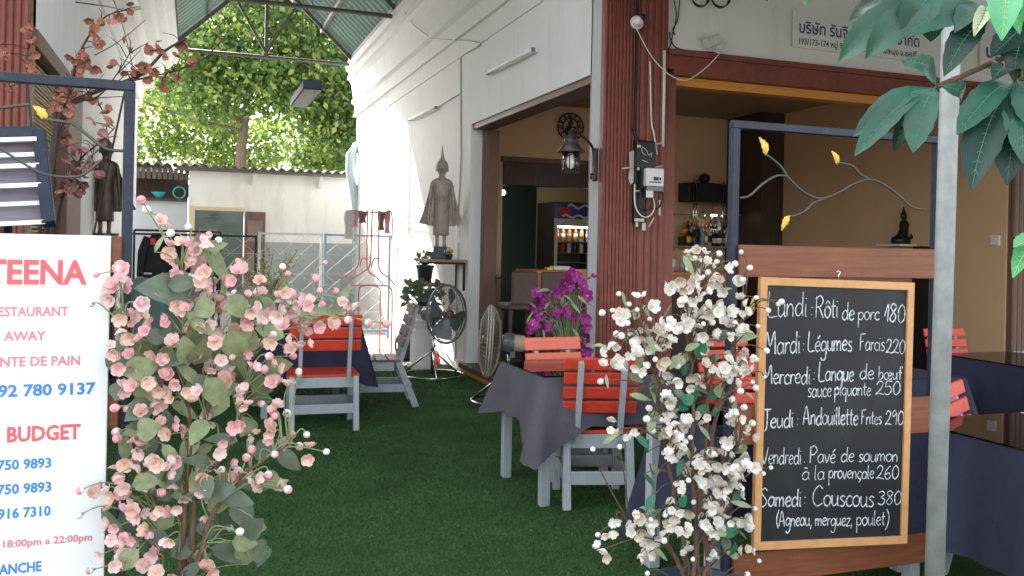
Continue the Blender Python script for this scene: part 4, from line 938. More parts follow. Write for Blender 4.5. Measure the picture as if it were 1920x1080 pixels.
PL = [(408, 490, 95, -60, 30, 2), (395, 465, 70, 20, 28, 0), (325, 610, 95, 62, 40, 1), (268, 655, 60, 130, 55, 0), (265, 692, 70, 20, 50, 0), (348, 655, 60, 100, 40, 0), (376, 655, 60, 70, 42, 0), (396, 648, 50, 40, 40, 0), (440, 640, 55, 110, 50, 0), (463, 636, 55, 70, 48, 0), (425, 668, 60, 150, 36, 2),
 (522, 690, 60, 20, 46, 0), (225, 668, 70, 100, 50, 1), (372, 716, 55, 25, 30, 1), (505, 622, 60, 160, 34, 2), (455, 700, 60, 80, 50, 1), (430, 730, 55, 20, 30, 2), (232, 832, 60, 100, 26, 2), (345, 768, 60, -30, 22, 2), (400, 772, 60, 20, 22, 2), (362, 822, 40, 45, 20, 2), (310, 790, 60, 100, 30, 1), (320, 855, 55, -55, 24, 2), (275, 905, 55, 10, 36, 0), (415, 920, 60, 20, 38, 1), (440, 935, 75, -10, 36, 1), (345, 1025, 60, 40, 44, 1), (430, 1040, 75, -20, 40, 1), (372, 1050, 60, 30, 24, 2), (242, 985, 65, -60, 36, 1), (278, 1045, 70, -60, 30, 1), (215, 985, 80, -50, 22, 1), (452, 965, 60, -40, 40, 1), (425, 975, 60, 70, 36, 1), (540, 865, 55, -30, 40, 1), (500, 845, 55, 10, 44, 1), (640, 560, 80, 60, 20, 0), (590, 588, 75, 20, 22, 2), (310, 545, 120, 170, 70, 1), (345, 530, 60, 10, 34, 1), (460, 555, 60, 45, 34, 1), (300, 455, 40, 60, 10, 2)]
PL += lv(50, (225, 560, 520, 1060), (40, 66), (22, 42), (0, 1, 1, 0, 2)) + lv(24, (225, 620, 480, 1075), (45, 75), (30, 48), (1, 1, 0))
arrangement('pink_blossom_tree', 'silk tree of pink and peach blossoms beside the white banner', 2.94,
  [[(335, 1085), (345, 950), (355, 830), (350, 720), (345, 610), (342, 500)], [(360, 1085), (365, 930), (420, 850), (450, 770), (470, 680), (520, 605), (600, 565)], [(305, 1085), (290, 930), (265, 820), (250, 700), (235, 600), (225, 520)], [(345, 1085), (350, 900), (390, 760), (400, 640), (400, 520)], [(365, 1085), (400, 960), (470, 880), (540, 835)]],
  PINK, PL, dict(k=[2, 2, 3, 3], f=[0, 1, 2, 0, 1, 2], c=3, fm=['petal_pink', 'petal_peach', 'petal_pale', 'stamen'], b=[(1, 0), (1, 0), (0, 0)], w=(1, 1), bm=['bud_pink', 'bud_white'], lm=['silk_leaf', 'silk_leaf_dark', 'silk_leaf_pale'], stalk='silk_leaf_pale'), (338, 1085), 'terracotta', .0215, .0128, .012)
WHITE = parse("b710,95 f665,100 b650,150 f720,170 f690,200 b610,215 b805,120 b790,170 f840,220 b735,240 b770,265 f810,290 b945,110 b905,185 b1000,210 f925,290 f635,305 f495,350 f525,345 b605,365 f700,360 f765,355 b740,425 f580,430 b605,470 b705,470 f940,405 b1040,400 F865,490 f975,490 b1115,480 b170,375 f275,400 b235,440 F370,460 b130,480 b65,495 b285,475 f180,530 b225,560 f215,490 b365,535 f425,560 f490,560 f550,555 f650,530 b705,565 b760,555 f590,590 f860,580 b1050,580 f945,610 f880,650 f300,640 b155,630 b185,640 f110,680 b170,715 f420,655 f475,690 f550,750 f355,730 f185,770 f255,765 F145,810 f70,820 b55,930 b400,790 f460,800 b350,825 f300,860 b540,830 f500,880 f540,940 f625,890 f680,930 f800,820 f880,820 f840,880 f820,920 f960,740 f980,790 b1105,735 b1040,790 b945,890 f910,940 b940,990 b1015,935 b885,1040 b1035,970 f490,1050 b1090,900 b1180,440 b1200,425"
  " f640,470 f690,500 f740,500 f800,480 f840,540 f910,540 f620,560 f560,620 f450,590 f400,600 f440,700 f640,640 f700,640 f760,640 f340,690 f280,740 f420,860 f770,860 f900,870 f860,760 f940,820 f610,350 f680,410 f740,310", 1110, 440, 3.376)
WHITE += parse("f455,40 b340,80 b325,145 b420,150 f500,180 f530,150 f445,230 f500,260 b365,215 b585,255 f620,330 b555,280 f110,215 f215,240 b270,240 b165,310 b5,325 f505,360 b530,410 f830,150 f850,120 b905,75 b955,170 f845,230 f915,245 f790,310 f830,360 f900,355 f750,420 f860,450 f965,435 b1020,470 b1065,435 f650,460 b690,440 b575,510 f650,520 f525,540 f760,510 f800,560 b885,600 b890,560 b605,640 b610,600 b680,580 F760,635 b700,620 f480,610 f690,690 b650,715 f740,760 f800,740 b970,680 f920,740 f880,760 f690,810 f700,840 b745,855 f140,760 f120,810 b35,835 f75,915 f280,740 b350,745 f235,800 f265,850 f330,810 b435,720 f480,790 f385,850 b430,870 f290,945 f335,940 b330,1065 f555,950 b600,980 f720,970 f920,920 b995,990 b925,1070 f770,260 f830,290 f700,500 f820,520 f760,580 f740,700 f670,640 f630,480 f480,300 f560,200 f650,150 f450,120 f700,340 f640,420 f560,440 f720,560 f620,720 f560,800 f770,440 f880,500 f700,760 f500,700 f840,480 f430,330 f470,170", 1110, 740, 3.176)
wl = [(615, 195, 150, -60, 42, 2), (845, 345, 90, 15, 22, 2), (480, 475, 110, 60, 14, 0), (205, 410, 100, -75, 22, 2), (345, 480, 90, -60, 30, 2), (340, 600, 130, -60, 36, 2), (375, 700, 130, -70, 36, 2), (230, 670, 80, -35, 34, 0), (40, 705, 100, 175, 30, 2), (970, 660, 190, 18, 55, 2), (830, 640, 120, 30, 90, 1), (690, 710, 150, 80, 80, 3), (630, 680, 90, 100, 60, 0), (610, 760, 160, 65, 40, 2), (595, 850, 90, 60, 60, 3), (310, 740, 120, -25, 45, 0), (280, 905, 110, -30, 50, 1), (385, 990, 90, 80, 70, 1), (300, 1025, 130, -10, 40, 2), (95, 930, 90, -80, 22, 2), (760, 800, 120, 70, 80, 1), (770, 1000, 120, 30, 90, 3), (690, 980, 110, 160, 70, 1), (610, 1040, 90, 40, 80, 3), (1000, 1020, 70, -40, 20, 2), (710, 890, 90, 20, 30, 2), (420, 935, 90, 20, 40, 0)]
WL = [(1110 + u / 3.376, 440 + v / 3.376, L / 3.376, a, w / 3.376, m) for u, v, L, a, w, m in wl]
wl = [(545, 85, 70, 20, 60, 3), (665, 90, 80, 70, 80, 3), (600, 20, 80, 40, 60, 3), (850, 70, 90, 75, 30, 2), (670, 225, 110, -50, 28, 2), (740, 330, 140, 160, 40, 1), (820, 430, 150, 0, 36, 0), (870, 300, 110, -40, 34, 2), (890, 650, 140, -12, 34, 2), (545, 630, 80, 60, 60, 3), (560, 670, 70, 80, 50, 3), (815, 815, 120, 10, 80, 3), (340, 685, 120, -12, 30, 2), (410, 945, 110, -45, 28, 2), (115, 260, 120, 35, 34, 2), (690, 405, 120, 10, 26, 0), (570, 350, 90, -70, 30, 0), (470, 90, 90, 50, 26, 2), (890, 830, 90, -40, 20, 1), (800, 900, 110, -80, 60, 1), (300, 20, 120, -10, 36, 2)]
WL += [(1110 + u / 3.176, 740 + v / 3.176, L / 3.176, a, w / 3.176, m) for u, v, L, a, w, m in wl]
WL += lv(46, (1190, 620, 1400, 1040), (22, 36), (10, 20), (0, 1, 3, 2, 3))
arrangement('white_blossom_tree', 'silk tree of white blossoms on brown stems in front of the chalkboard', 2.74,
  [[(1290, 1085), (1275, 980), (1255, 870), (1245, 780), (1228, 690), (1190, 620)], [(1310, 1085), (1303, 960), (1298, 820), (1296, 700), (1290, 600), (1318, 520)], [(1330, 1085), (1322, 930), (1340, 800), (1358, 720), (1375, 650), (1395, 580)], [(1300, 1085), (1316, 900), (1328, 760), (1312, 650)], [(1320, 1085), (1338, 1010), (1345, 900), (1385, 840)], [(1285, 1085), (1262, 1040), (1230, 1005), (1180, 985)]],
  WHITE, WL, dict(k=[2, 3, 3, 4], f=[0, 0, 1, 0], c=2, fm=['petal_white', 'petal_ivory', 'stamen'], b=[(0, 0), (0, 0)], w=(0, 0), bm=['bud_white'], lm=['silk_leaf', 'silk_leaf_dark', 'silk_leaf_pale', 'jade_leaf'], stalk='twig'), (1310, 1085), 'pot_blue', .0195, .0115, .0115)

# magenta orchids behind the salmon chair
OY = 5.95
ot = thing('orchid_arrangement', 'magenta silk orchids behind the salmon chair at the red pillar', 'flower arrangement', (2.62, OY, .004))
b = MB(); b.lathe([(.12, 0), (.15, .05), (.17, .4), (.15, .62), (.16, .66), (.14, .66), (.12, .6), (0, .6)], (2.62, OY, .004), 24); b.build('vase', MT['pot_blue'], ot)
tw = MB(); fl = MB(); lf = MB()
for _, u, v in parse("f765,330 f790,390 f820,400 f720,390 f660,460 f610,480 f530,470 f560,510 f520,540 f500,550 f850,490 f880,480 f830,480 f690,610 f620,620 f560,640 f590,690 f500,690 f640,660 f790,640 f760,690 f800,660 f860,640 f860,700 f865,770 f870,860 f750,350 f800,360 f840,430 f690,440 f580,460 f545,490 f610,700 f540,610 f480,700 f660,600 f720,590 f830,600 f640,690 f770,420 f700,400 f740,420 f545,540 f530,670 f520,620", 860, 420, 3.6):
    p = aY(u, v, OY + random.gauss(0, .07)); s = V(2.62, OY, .6)
    m = s.lerp(p, .6) + V(0, 0, .16); tw.tube(spline([s, m, p], 4), .004, 5)
    n = (rdir() + V(0, -1, 0)).normalized(); a = n.orthogonal().normalized(); c2_ = n.cross(a)
    for i in range(5):
        t = i * 1.2566 + random.uniform(-.2, .2); d = a * math.cos(t) + c2_ * math.sin(t); petal(fl, p, (d + n * .15).normalized(), n, .047 * random.uniform(.8, 1.15), .044, 0, .15)
    petal(fl, p + n * .006, (n * .8 - c2_ * .4).normalized(), n, .022, .02, 1, .2)
for _, u, v in parse("f880,365 f900,350 f915,355 f930,350 f905,340", 860, 420, 3.6):
    p = aY(u, v, OY); bud(fl, p, V(1, 0, .2), .012, 0, 0)
tw.tube(spline([V(2.62, OY, .6), aY(1080, 540, OY), aY(1122, 517, OY)], 5), .003, 5)
for u, v, L, a, w in [(570, 445, 90, 175, 22), (500, 540, 70, 130, 16), (480, 620, 110, 65, 14), (650, 690, 70, 70, 16), (700, 510, 80, 80, 22), (600, 545, 80, 60, 18), (790, 560, 100, -45, 18), (840, 510, 90, -35, 18), (740, 500, 80, -30, 16), (800, 740, 100, -50, 16), (575, 740, 60, -80, 14), (880, 540, 70, -20, 14), (720, 545, 60, 60, 20)]:
    u, v, L, w = 860 + u / 3.6, 420 + v / 3.6, L / 3.6, w / 3.6; a = R(a)
    leaf(lf, aY(u - math.cos(a) * L / 2, v + math.sin(a) * L / 2, OY - .05), aY(u + math.cos(a) * L / 2, v - math.sin(a) * L / 2, OY - .1), w * .0042, 0)
tw.build('stems', MT['silk_leaf'], ot); fl.build('blossoms', [MT['orchid'], MT['orchid_pale']], ot); lf.build('leaves', MT['silk_leaf_pale'], ot)

# rust coloured branches at the upper left
RY = 5.35
rt = thing('autumn_branch_arrangement', 'dark bare branches with rust coloured silk flowers above the banner stand', 'flower arrangement', (-.72, RY, .004))
b = MB(); b.lathe([(.13, 0), (.17, .1), (.15, .5), (.12, .55), (.11, .5), (0, .5)], (-.72, RY, .004), 20); b.build('pot', MT['terracotta'], rt)
tw = MB(); nodes = []
for st, ra, rb in [([(70, 700), (85, 500), (95, 330), (115, 215), (165, 178), (230, 155), (270, 135), (310, 95), (350, 72)], .021, .006), ([(60, 720), (70, 520), (80, 380), (110, 230), (130, 170), (150, 100), (172, 60), (200, 30), (240, 18)], .013, .003),
         ([(80, 690), (100, 480), (120, 360), (150, 300), (190, 265), (215, 240)], .011, .003), ([(95, 330), (130, 205), (185, 180), (222, 135), (250, 88)], .008, .002), ([(75, 400), (60, 250), (50, 120), (62, 60)], .009, .003), ([(230, 155), (300, 140), (345, 128), (390, 105)], .006, .002)]:
    P = spline([aY(u, v, RY + random.uniform(-.06, .06)) for u, v in st], 6); P[0].x, P[0].z = -.72, .4; tw.tube(P, [ra + (rb - ra) * i / (len(P) - 1) for i in range(len(P))], 7, 0); nodes += P[6:]
fl = MB()
RU = parse("f670,155 f760,180 f715,215 f920,145 f730,290 f735,340 f620,400 f530,440 f640,470 f590,510 f700,510 f590,560 f850,480 f940,550 f1030,520 f1110,510 f1120,380 f1215,400 f1340,325 f1420,330 f1400,505 f1300,600 f1215,600 f185,220 f250,335 f270,410 f275,515 f210,545 f70,650 f500,700 f460,810 f385,850 f510,870 f690,735 f770,830 f720,920 f810,930 f790,1000 f450,960 f480,1050 f980,355 f980,95 f820,135 f600,430 f660,430 f680,480 f560,470 f540,690 f460,690 f430,740 f1190,380 f1230,430 f1080,520 f1320,350 f1160,540 f610,540 f640,510 f470,720 f520,720 f1060,500 f1240,590 f1330,600 f1380,340 f750,800 f640,660 f30,400 f20,330 f230,480", 0, 0, 4)
RU2 = parse("f720,200 f640,130 f700,380 f760,430 f880,400 f650,520 f740,560 f580,640 f850,330 f820,240 f780,380 f700,450 f680,540 f760,520 f850,420 f900,360 f610,600 f560,660 f720,420 f800,540 f630,580 f700,600 f990,50", 0, 240, 5.14)
for i, (_, u, v) in enumerate(RU + RU2):
    p = aY(u, v, RY + random.gauss(0, .05)); nb = min(nodes, key=lambda q: (q - p).length); tw.tube([nb, nb.lerp(p, .5) + V(0, 0, .01), p], .0028, 5, 0)
    for j in range(2):
        blossom(fl, p + V(random.gauss(0, .018), random.gauss(0, .02), random.gauss(0, .018)) * (j + .3), rdir(), 0.028 * random.uniform(.6, 1.2), 0 if i < len(RU) else 1, 2, 5, .2)
for k in range(60):
    nb = random.choice(nodes); e = nb + V(random.gauss(0, .07), random.gauss(0, .04), abs(random.gauss(0, .07))); tw.tube([nb, nb.lerp(e, .5) + V(.01, 0, .01), e], [.003, .0025, .0012], 5, 0)
tw.build('branches', MT['twig_dark'], rt); fl.build('blossoms', [MT['rust_petal'], MT['rust_dark'], MT['stamen']], rt)

# big palmate leaves hanging in from the upper right
PD = 1.75
MT['vein'] = mat('leaf vein', (.075, .19, .12), .5, .15, 7)
pt = thing('money_tree', 'glossy palmate leaved potted tree reaching in at the upper right corner', 'tree', (2.05, .95, .004))
b = MB(); b.lathe([(.15, 0), (.2, .35), (.22, .36), (.22, .4), (.19, .4), (.17, .3), (0, .3)], (2.05, .95, .004), 24); b.build('pot', MT['terracotta'], pt)
tw = MB(); tw.tube(spline([(2.05, .95, .3), (2.03, .97, 1.2), (2.0, 1.0, 1.9), (1.9, 1.05, 2.15)], 6), [.03, .028, .026, .024] + [.02] * 15, 10); tp = V(2.0, 1.0, 1.95)
LF = [[(1757, 162), [(1690, 114, 46, 0, 1.75), (1803, 192, 46, 0, 1.75), (1600, 258, 52, 0, 1.75), (1602, 294, 54, 0, 1.72), (1712, 288, 66, 0, 1.7), (1676, 284, 40, 1, 1.8)]],
      [(1765, -30), [(1572, 116, 74, 0, 1.85), (1622, 110, 70, 0, 1.8), (1692, 72, 80, 0, 1.75), (1660, 8, 60, 1, 1.85), (1745, 78, 60, 0, 1.8), (1590, 40, 40, 1, 1.9)]],
      [(1850, 20), [(1770, 142, 62, 1, 1.7), (1690, 70, 70, 0, 1.72), (1826, 72, 34, 3, 1.6), (1790, 60, 60, 0, 1.7)]],
      [(1880, -40), [(1878, 78, 74, 2, 1.55), (1912, 62, 50, 2, 1.6)]],
      [(1908, 152), [(1793, 256, 66, 0, 1.65), (1822, 360, 88, 1, 1.6), (1888, 350, 84, 1, 1.62), (1918, 305, 76, 0, 1.6), (1862, 150, 60, 1, 1.66), (1950, 260, 70, 0, 1.6)]],
      [(1925, 60), [(1856, 110, 60, 1, 1.7), (1900, 150, 60, 1, 1.7), (1870, 40, 50, 0, 1.7)]],
      [(1470, -60), [(1443, 4, 30, 0, 1.9), (1506, 12, 40, 2, 1.9), (1480, -5, 30, 0, 1.9)]],
      [(1960, 470), [(1899, 468, 44, 2, 1.6), (1900, 518, 48, 2, 1.6), (1940, 540, 40, 2, 1.6)]]]
for hub, ls in LF:
    h = aD(*hub, 1.74); tw.tube(spline([tp, tp.lerp(h, .5) + V(0, 0, .08), h], 6), .006, 6)
    for (u, v, w, mi, dd) in ls:
        e = aD(u, v, dd); lf = MB(); d = e - h; L = d.length; d.normalize(); nr = (C0 - h).normalized() + V(0, 0, .5 + random.uniform(-.2, .3)); s = d.cross(nr).normalized(); nn = s.cross(d).normalized(); g = []
        ww0 = w * .86 * dd / FPX; n = 14; bend = random.uniform(-.03, .05); wob = random.uniform(0, 6)
        for i in range(n + 1):
            f = i / n; prof = (max(.0, math.sin(math.pi * f ** 1.25)) ** .75) if f < 1 else 0
            ww = max(.0008, ww0 * .5 * prof) * (1 + .04 * (-1) ** i); c = h + d * (L * f) - V(0, 0, 1) * (.02 * (f * f - f)) + nn * (.018 * math.sin(3.14 * f) + .004 * math.sin(9 * f + wob)) + s * (bend * L * 4 * f * (1 - f))
            g.append([c - s * ww + nn * (ww * .30), c - s * ww * .5 + nn * (ww * .2), c, c + s * ww * .5 + nn * (ww * .2), c + s * ww + nn * (ww * .30)])
        lf.sheet(g, 0, True); lf.tube([r[2] + nn * .0004 for r in g], [.0012 - .0008 * i / n for i in range(n)] + [.0003], 5, 1)
        for i in range(2, n - 1):                                   # side veins
            for e_ in (0, 4): lf.tube([g[i][2] + nn * .0003, g[min(n, i + 1)][e_].lerp(g[min(n, i + 1)][2], .25) + nn * .0004], [.0006, .0002], 4, 1, cap=False)
        lf.build('leaf', [MT[('pachira', 'pachira_dark', 'pachira_young', 'pachira_pale')[mi]], MT[('vein', 'vein', 'pachira_pale', 'vein')[mi]]], pt)
tw.build('trunk', MT['twig'], pt)

# ---------------------------------------------------------------- standing statues
def statue(label, foot, H, m_body, ped, rz=0, ped_m='teal_stone', spread=78):
    """foot: centre of the feet; H: height of the figure with its spire"""
    t = thing('standing_statue', label, 'statue', foot, rz); f = Matrix.Translation(Vector(foot)) @ Matrix.Rotation(rz, 4, 'Z'); k = H / 655.0   # drawn on a figure of 655 units from spire to soles
    def ring(z, rx, ry, cx=0, cy=0, n=20): return [f @ V(cx * k + rx * k * math.cos(2 * math.pi * j / n), cy * k + ry * k * math.sin(2 * math.pi * j / n), z * k) for j in range(n)]
    b = MB()
    b.loft([ring(*r) for r in ((70, 50, 40), (76, 52, 42), (150, 50, 42), (230, 48, 40), (300, 46, 38), (340, 50, 38), (380, 60, 40), (405, 68, 40), (420, 66, 36), (432, 46, 30), (440, 24, 24), (455, 20, 20), (470, 24, 24), (484, 34, 34, 0, -3), (505, 39, 40, 0, -4), (530, 37, 40), (548, 26, 28), (556, 18, 19), (566, 15, 16), (576, 10, 10), (590, 9, 9), (610, 6, 6), (640, 2.5, 2.5), (655, .5, .5))], 0)
    for s in (-1, 1):
        b.loft([ring(z, rx, ry, s * 24, cy) for z, rx, ry, cy in ((0, 12, 22, -8), (10, 13, 20, -6), (24, 11, 12, 0), (60, 13, 14, 0), (80, 14, 15, 0))], 0)
        b.loft([[p for p in ring(z, rx, ry, s * x, y, 12)] for z, x, y, rx, ry in ((412, 58, 2, 13, 15), (380, 66, 2, 12, 14), (320, 72, 2, 11, 12), (260, 77, 1, 9, 10), (210, 81, 0, 7, 9), (180, 83, -2, 8, 6), (150, 84, -3, 6, 4), (128, 84, -3, 3, 3))], 0)
        b.ell(f @ V(s * 38 * k, 2 * k, 497 * k), (4 * k, 8 * k, 22 * k), 8, 6)                      # long ears
    b.ell(f @ V(0, -43 * k, 508 * k), (5 * k, 8 * k, 11 * k), 8, 6); b.ell(f @ V(0, -39 * k, 492 * k), (10 * k, 4 * k, 3 * k), 8, 6)
    for s in (-1, 1): b.ell(f @ V(s * 15 * k, -37 * k, 515 * k), (8 * k, 4 * k, 3 * k), 8, 6)
    for j in range(14):                                                                          # folds of the robe down the front
        a = -2.6 + j * .16; x = 49 * math.cos(a); y = 41 * math.sin(a); b.tube([f @ V(x * k, y * k, 90 * k), f @ V(x * .96 * k, y * .96 * k, 320 * k)], 1.1 * k, 5)
    b.build('body', MT[m_body], t, recalc=True)
    g = MB(); rows = []
    for i in range(13):                                                                          # cape spreading behind the arms
        z = 412 - i * 24; w = 66 + (i / 12) ** 1.1 * spread; rows.append([f @ V(x * w * k, (14 - 16 * abs(x) ** 2 + 4 * math.cos(9 * x)) * k, (z + (22 * abs(x) ** 1.4 if i > 8 else 0) * (i - 8) / 4 - (0)) * k) for x in np.linspace(-1, 1, 17)])
    g.sheet(rows); g.sheet([[p + (f.to_3x3() @ V(0, 6 * k, 0)) for p in reversed(r)] for r in rows]); g.build('robe', MT[m_body], t)
    b = MB(); z = 0
    for (w, h) in ped: b.loft([ring(z / k, w / k, w * .8 / k, 0, 0, 24), ring((z - h * .25) / k, w * .93 / k, w * .75 / k, 0, 0, 24), ring((z - h * .75) / k, w * .93 / k, w * .75 / k, 0, 0, 24), ring((z - h) / k, w / k, w * .8 / k, 0, 0, 24)], 0, True); z -= h
    b.build('pedestal', MT[ped_m], t); return t
SX = 2.76; sf = aX(826, 462, SX)
SHZ = aX(826, 486, SX).z
Hs = aX(826, 272, SX).z - sf.z
statue('weathered silver standing statue with spread robe on the wall shelf', (SX, sf.y, sf.z), Hs, 'silver_bronze', ((.085, (sf.z - SHZ) * .42), (.115, (sf.z - SHZ) * .58)), R(-8))
b0 = thing('wall_shelf', 'wooden wall shelf with two black brackets under the silver statue', 'shelf', (2.98, sf.y, SHZ))
y0, y1 = sf.y - .33, sf.y + .27
b = MB(); b.box((2.52, y0, SHZ - .03), (2.998, y1, SHZ)); b.build('board', MT['shelf_wood'], b0, .003)
for y in (y0 + .1, y0 + .42):
    b = MB(); b.box((2.975, y - .012, SHZ - .36), (2.999, y + .012, SHZ - .031)); b.box((2.62, y - .012, SHZ - .055), (2.975, y + .012, SHZ - .031)); b.build('bracket', MT['black'], b0)
p = V(2.80, y0 + .1, SHZ); t = thing('flower_pot', 'small pot of white and yellow flowers at the end of the statue shelf', 'flower pot', p)
b = MB(); b.lathe([(.03, 0), (.05, .06), (.055, .065), (.045, .065), (0, .05)], p, 16); b.build('pot', MT['pot_blue'], t)
fl = MB(); lf = MB()
for i in range(16):
    c = p + V(random.gauss(0, .035), random.gauss(0, .035), .10 + random.gauss(0, .02)); (blossom(fl, c, rdir(.5), .02, random.choice((0, 1)), 1) if i < 9 else None)
    leaf(lf, p + V(0, 0, .06), c + V(random.gauss(0, .02), random.gauss(0, .02), 0), .02, 0)
fl.build('blossoms', [MT['petal_white'], MT['stamen']], t); lf.build('leaves', MT['silk_leaf'], t)
lf_ = aY(196, 437, 10.3)
statue('dark brown standing statue on a post beside the left blue stand', (lf_.x, 10.3, lf_.z), (aY(196, 262, 10.3).z - lf_.z) * 655 / 560, 'bronze', ((.15, .10), (.11, .35), (.14, lf_.z - .45)), R(-4), 'bronze', 108)

# small lower shelf, pots, plinth, fans, bags by the right wall
z2 = aX(800, 530, 2.8).z; yy = aX(800, 530, 2.8).y
t = thing('wall_shelf', 'small low wall shelf under the blue flower pot', 'shelf', (2.98, yy, z2))
b = MB(); b.box((2.62, yy - .16, z2 - .045), (2.998, yy + .3, z2)); b.build('board', MT['shelf_wood'], t, .003)
b = MB(); b.box((2.96, yy - .02, z2 - .22), (2.998, yy + .02, z2 - .046)); b.build('bracket', MT['shelf_wood'], t)
def potplant(name, label, p, r, h, m, n, L, sp, leafm):
    t = thing(name, label, 'potted plant', p); p = Vector(p)
    b = MB(); b.lathe([(r * .72, 0), (r * .95, h * .85), (r * 1.05, h * .88), (r * 1.05, h), (r * .9, h), (r * .85, h * .8), (0, h * .8)], p, 20); b.build('pot', MT[m], t)
    lf = MB(); st = MB()
    for i in range(n):
        a = random.uniform(0, 6.28); q = p + V(math.cos(a) * sp * random.random(), math.sin(a) * sp * random.random(), h + random.uniform(.0, .9) * sp * 1.3)
        st.tube([p + V(0, 0, h * .8), q], .003, 5); d = rdir(.3); leaf(lf, q, q + d * L * random.uniform(.7, 1.2), L * .6, 0)
    st.build('stems', MT['silk_leaf_dark'], t); lf.build('leaves', MT[leafm], t)
pp = aX(789, 527, 2.78); potplant('potted_plant', 'dark blue pot with small bush on the low wall shelf', (2.80, yy + .1, z2), .115, .22, 'pot_blue', 60, .06, .15, 'silk_leaf_dark')
pl = aZ(800, 693, 0); PXc, PYc = 2.62, 10.35
t = thing('plinth', 'white square plinth with moulded top carrying a plant by the fan', 'plinth', (PXc, PYc, 0)); zt_ = 1.5 - (600 - 459) / 1650 * 10.6
b = MB()
for w, z0, z1 in ((.15, .0, .06), (.12, .06, zt_ - .16), (.135, zt_ - .16, zt_ - .13), (.12, zt_ - .13, zt_ - .08), (.145, zt_ - .08, zt_ - .05), (.135, zt_ - .05, zt_ - .03), (.16, zt_ - .03, zt_)): b.box((PXc - w, PYc - w, z0), (PXc + w, PYc + w, z1))
b.build('column', MT['cream_wall'], t, .003)
potplant('potted_plant', 'leafy green plant in a white pot on the plinth behind the fan', (PXc, PYc, zt_), .10, .16, 'white_plastic', 110, .10, .26, 'silk_leaf_dark')
def fan(label, c, foot_z, r, nrm, m_ring, m_motor):
    c = Vector(c); t = thing('pedestal_fan', label, 'fan', (c.x, c.y, .004)); n = Vector(nrm).normalized(); a = n.orthogonal().normalized(); d = n.cross(a)
    P = lambda rr, ang, o=0: c + (a * math.cos(ang) + d * math.sin(ang)) * rr + n * o
    g = MB()
    for o in (-.07, .07): g.tube([P(r * .97, k * 6.283 / 40, o * .35) for k in range(40)], .006, 6, closed=True)
    g.tube([P(r, k * 6.283 / 40) for k in range(40)], .009, 6, closed=True)
    for k in range(44):
        th = k * 6.283 / 44
        for o in (-.10, .09): g.tube([P(r * .16, th, o), P(r * .6, th + .06, o * .95), P(r * .97, th + .1, o * .35)], .0016, 4, cap=False)
    for rr, o in ((.3, .1), (.6, .09), (.3, -.1), (.6, -.1)): g.tube([P(r * rr, k * 6.283 / 32, o) for k in range(32)], .002, 4, closed=True)
    g.build('cage', MT[m_ring], t)
    bl = MB()
    for k in range(4):
        th = k * 1.5708 + .5; rows = []
        for i in range(6):
            f = i / 5; rr = r * (.14 + .74 * f); w = .28 + .22 * math.sin(2.4 * f)
            rows.append([P(rr, th + s * w, s * .045) for s in (-1, -.5, 0, .5, 1)])
        bl.sheet(rows); bl.sheet([[p + n * .002 for p in reversed(q)] for q in rows])
    bl.build('blade', MT['fan_blade'], t)
    h = MB(); h.lathe([(.0, .075), (r * .13, .07), (r * .16, .04), (r * .16, -.02), (0, -.02)], c, 20, 0, n); h.build('hub', MT['copper'], t)
    mo = MB(); mo.lathe([(0, -.12), (.075, -.125), (.085, -.15), (.085, -.24)], c, 20, 0, n); mo.lathe([(.085, -.24), (.08, -.245), (.08, -.33), (.05, -.36), (0, -.36)], c, 20, 1, n)
    for k in range(14): mo.tube([P(.087, k * 6.283 / 14, -.15), P(.087, k * 6.283 / 14, -.24)], .004, 4)
    mo.bx(c - n * .22 - V(0, 0, .11), (.05, .05, .06)); mo.build('motor', [MT['fan_grey'], MT[m_motor]], t)
    s = MB(); s.tube([V(c.x, c.y, .03) - n * .2 * V(1, 1, 0).length * 0 + V(-n.x * .2, -n.y * .2, 0), V(c.x - n.x * .2, c.y - n.y * .2, c.z - .1)], .022, 12); s.build('pole', MT['chrome'], t)
    s = MB(); bc = V(c.x - n.x * .2, c.y - n.y * .2, .02)
    s.tube([bc + V(.36 * math.cos(k * 6.283 / 30), .36 * math.sin(k * 6.283 / 30), 0) for k in range(30)], .012, 8, closed=True)
    for k in range(3): s.tube([bc + V(.36 * math.cos(k * 2.09 + .4), .36 * math.sin(k * 2.09 + .4), 0), bc + V(0, 0, .28)], .012, 8)
    s.build('base', MT['chrome'], t)
fc = aY(838, 589, 9.55); fan('large grey pedestal fan facing the passage beside the white plinth', fc, 0, .33, (.56, -.83, .05), 'fan_grey', 'fan_grey')
fc = aY(917, 640, 8.0); fan('second pedestal fan seen edge on at the open restaurant door', fc, 0, .345, (-.96, .30, .05), 'beige_metal', 'beige_metal')
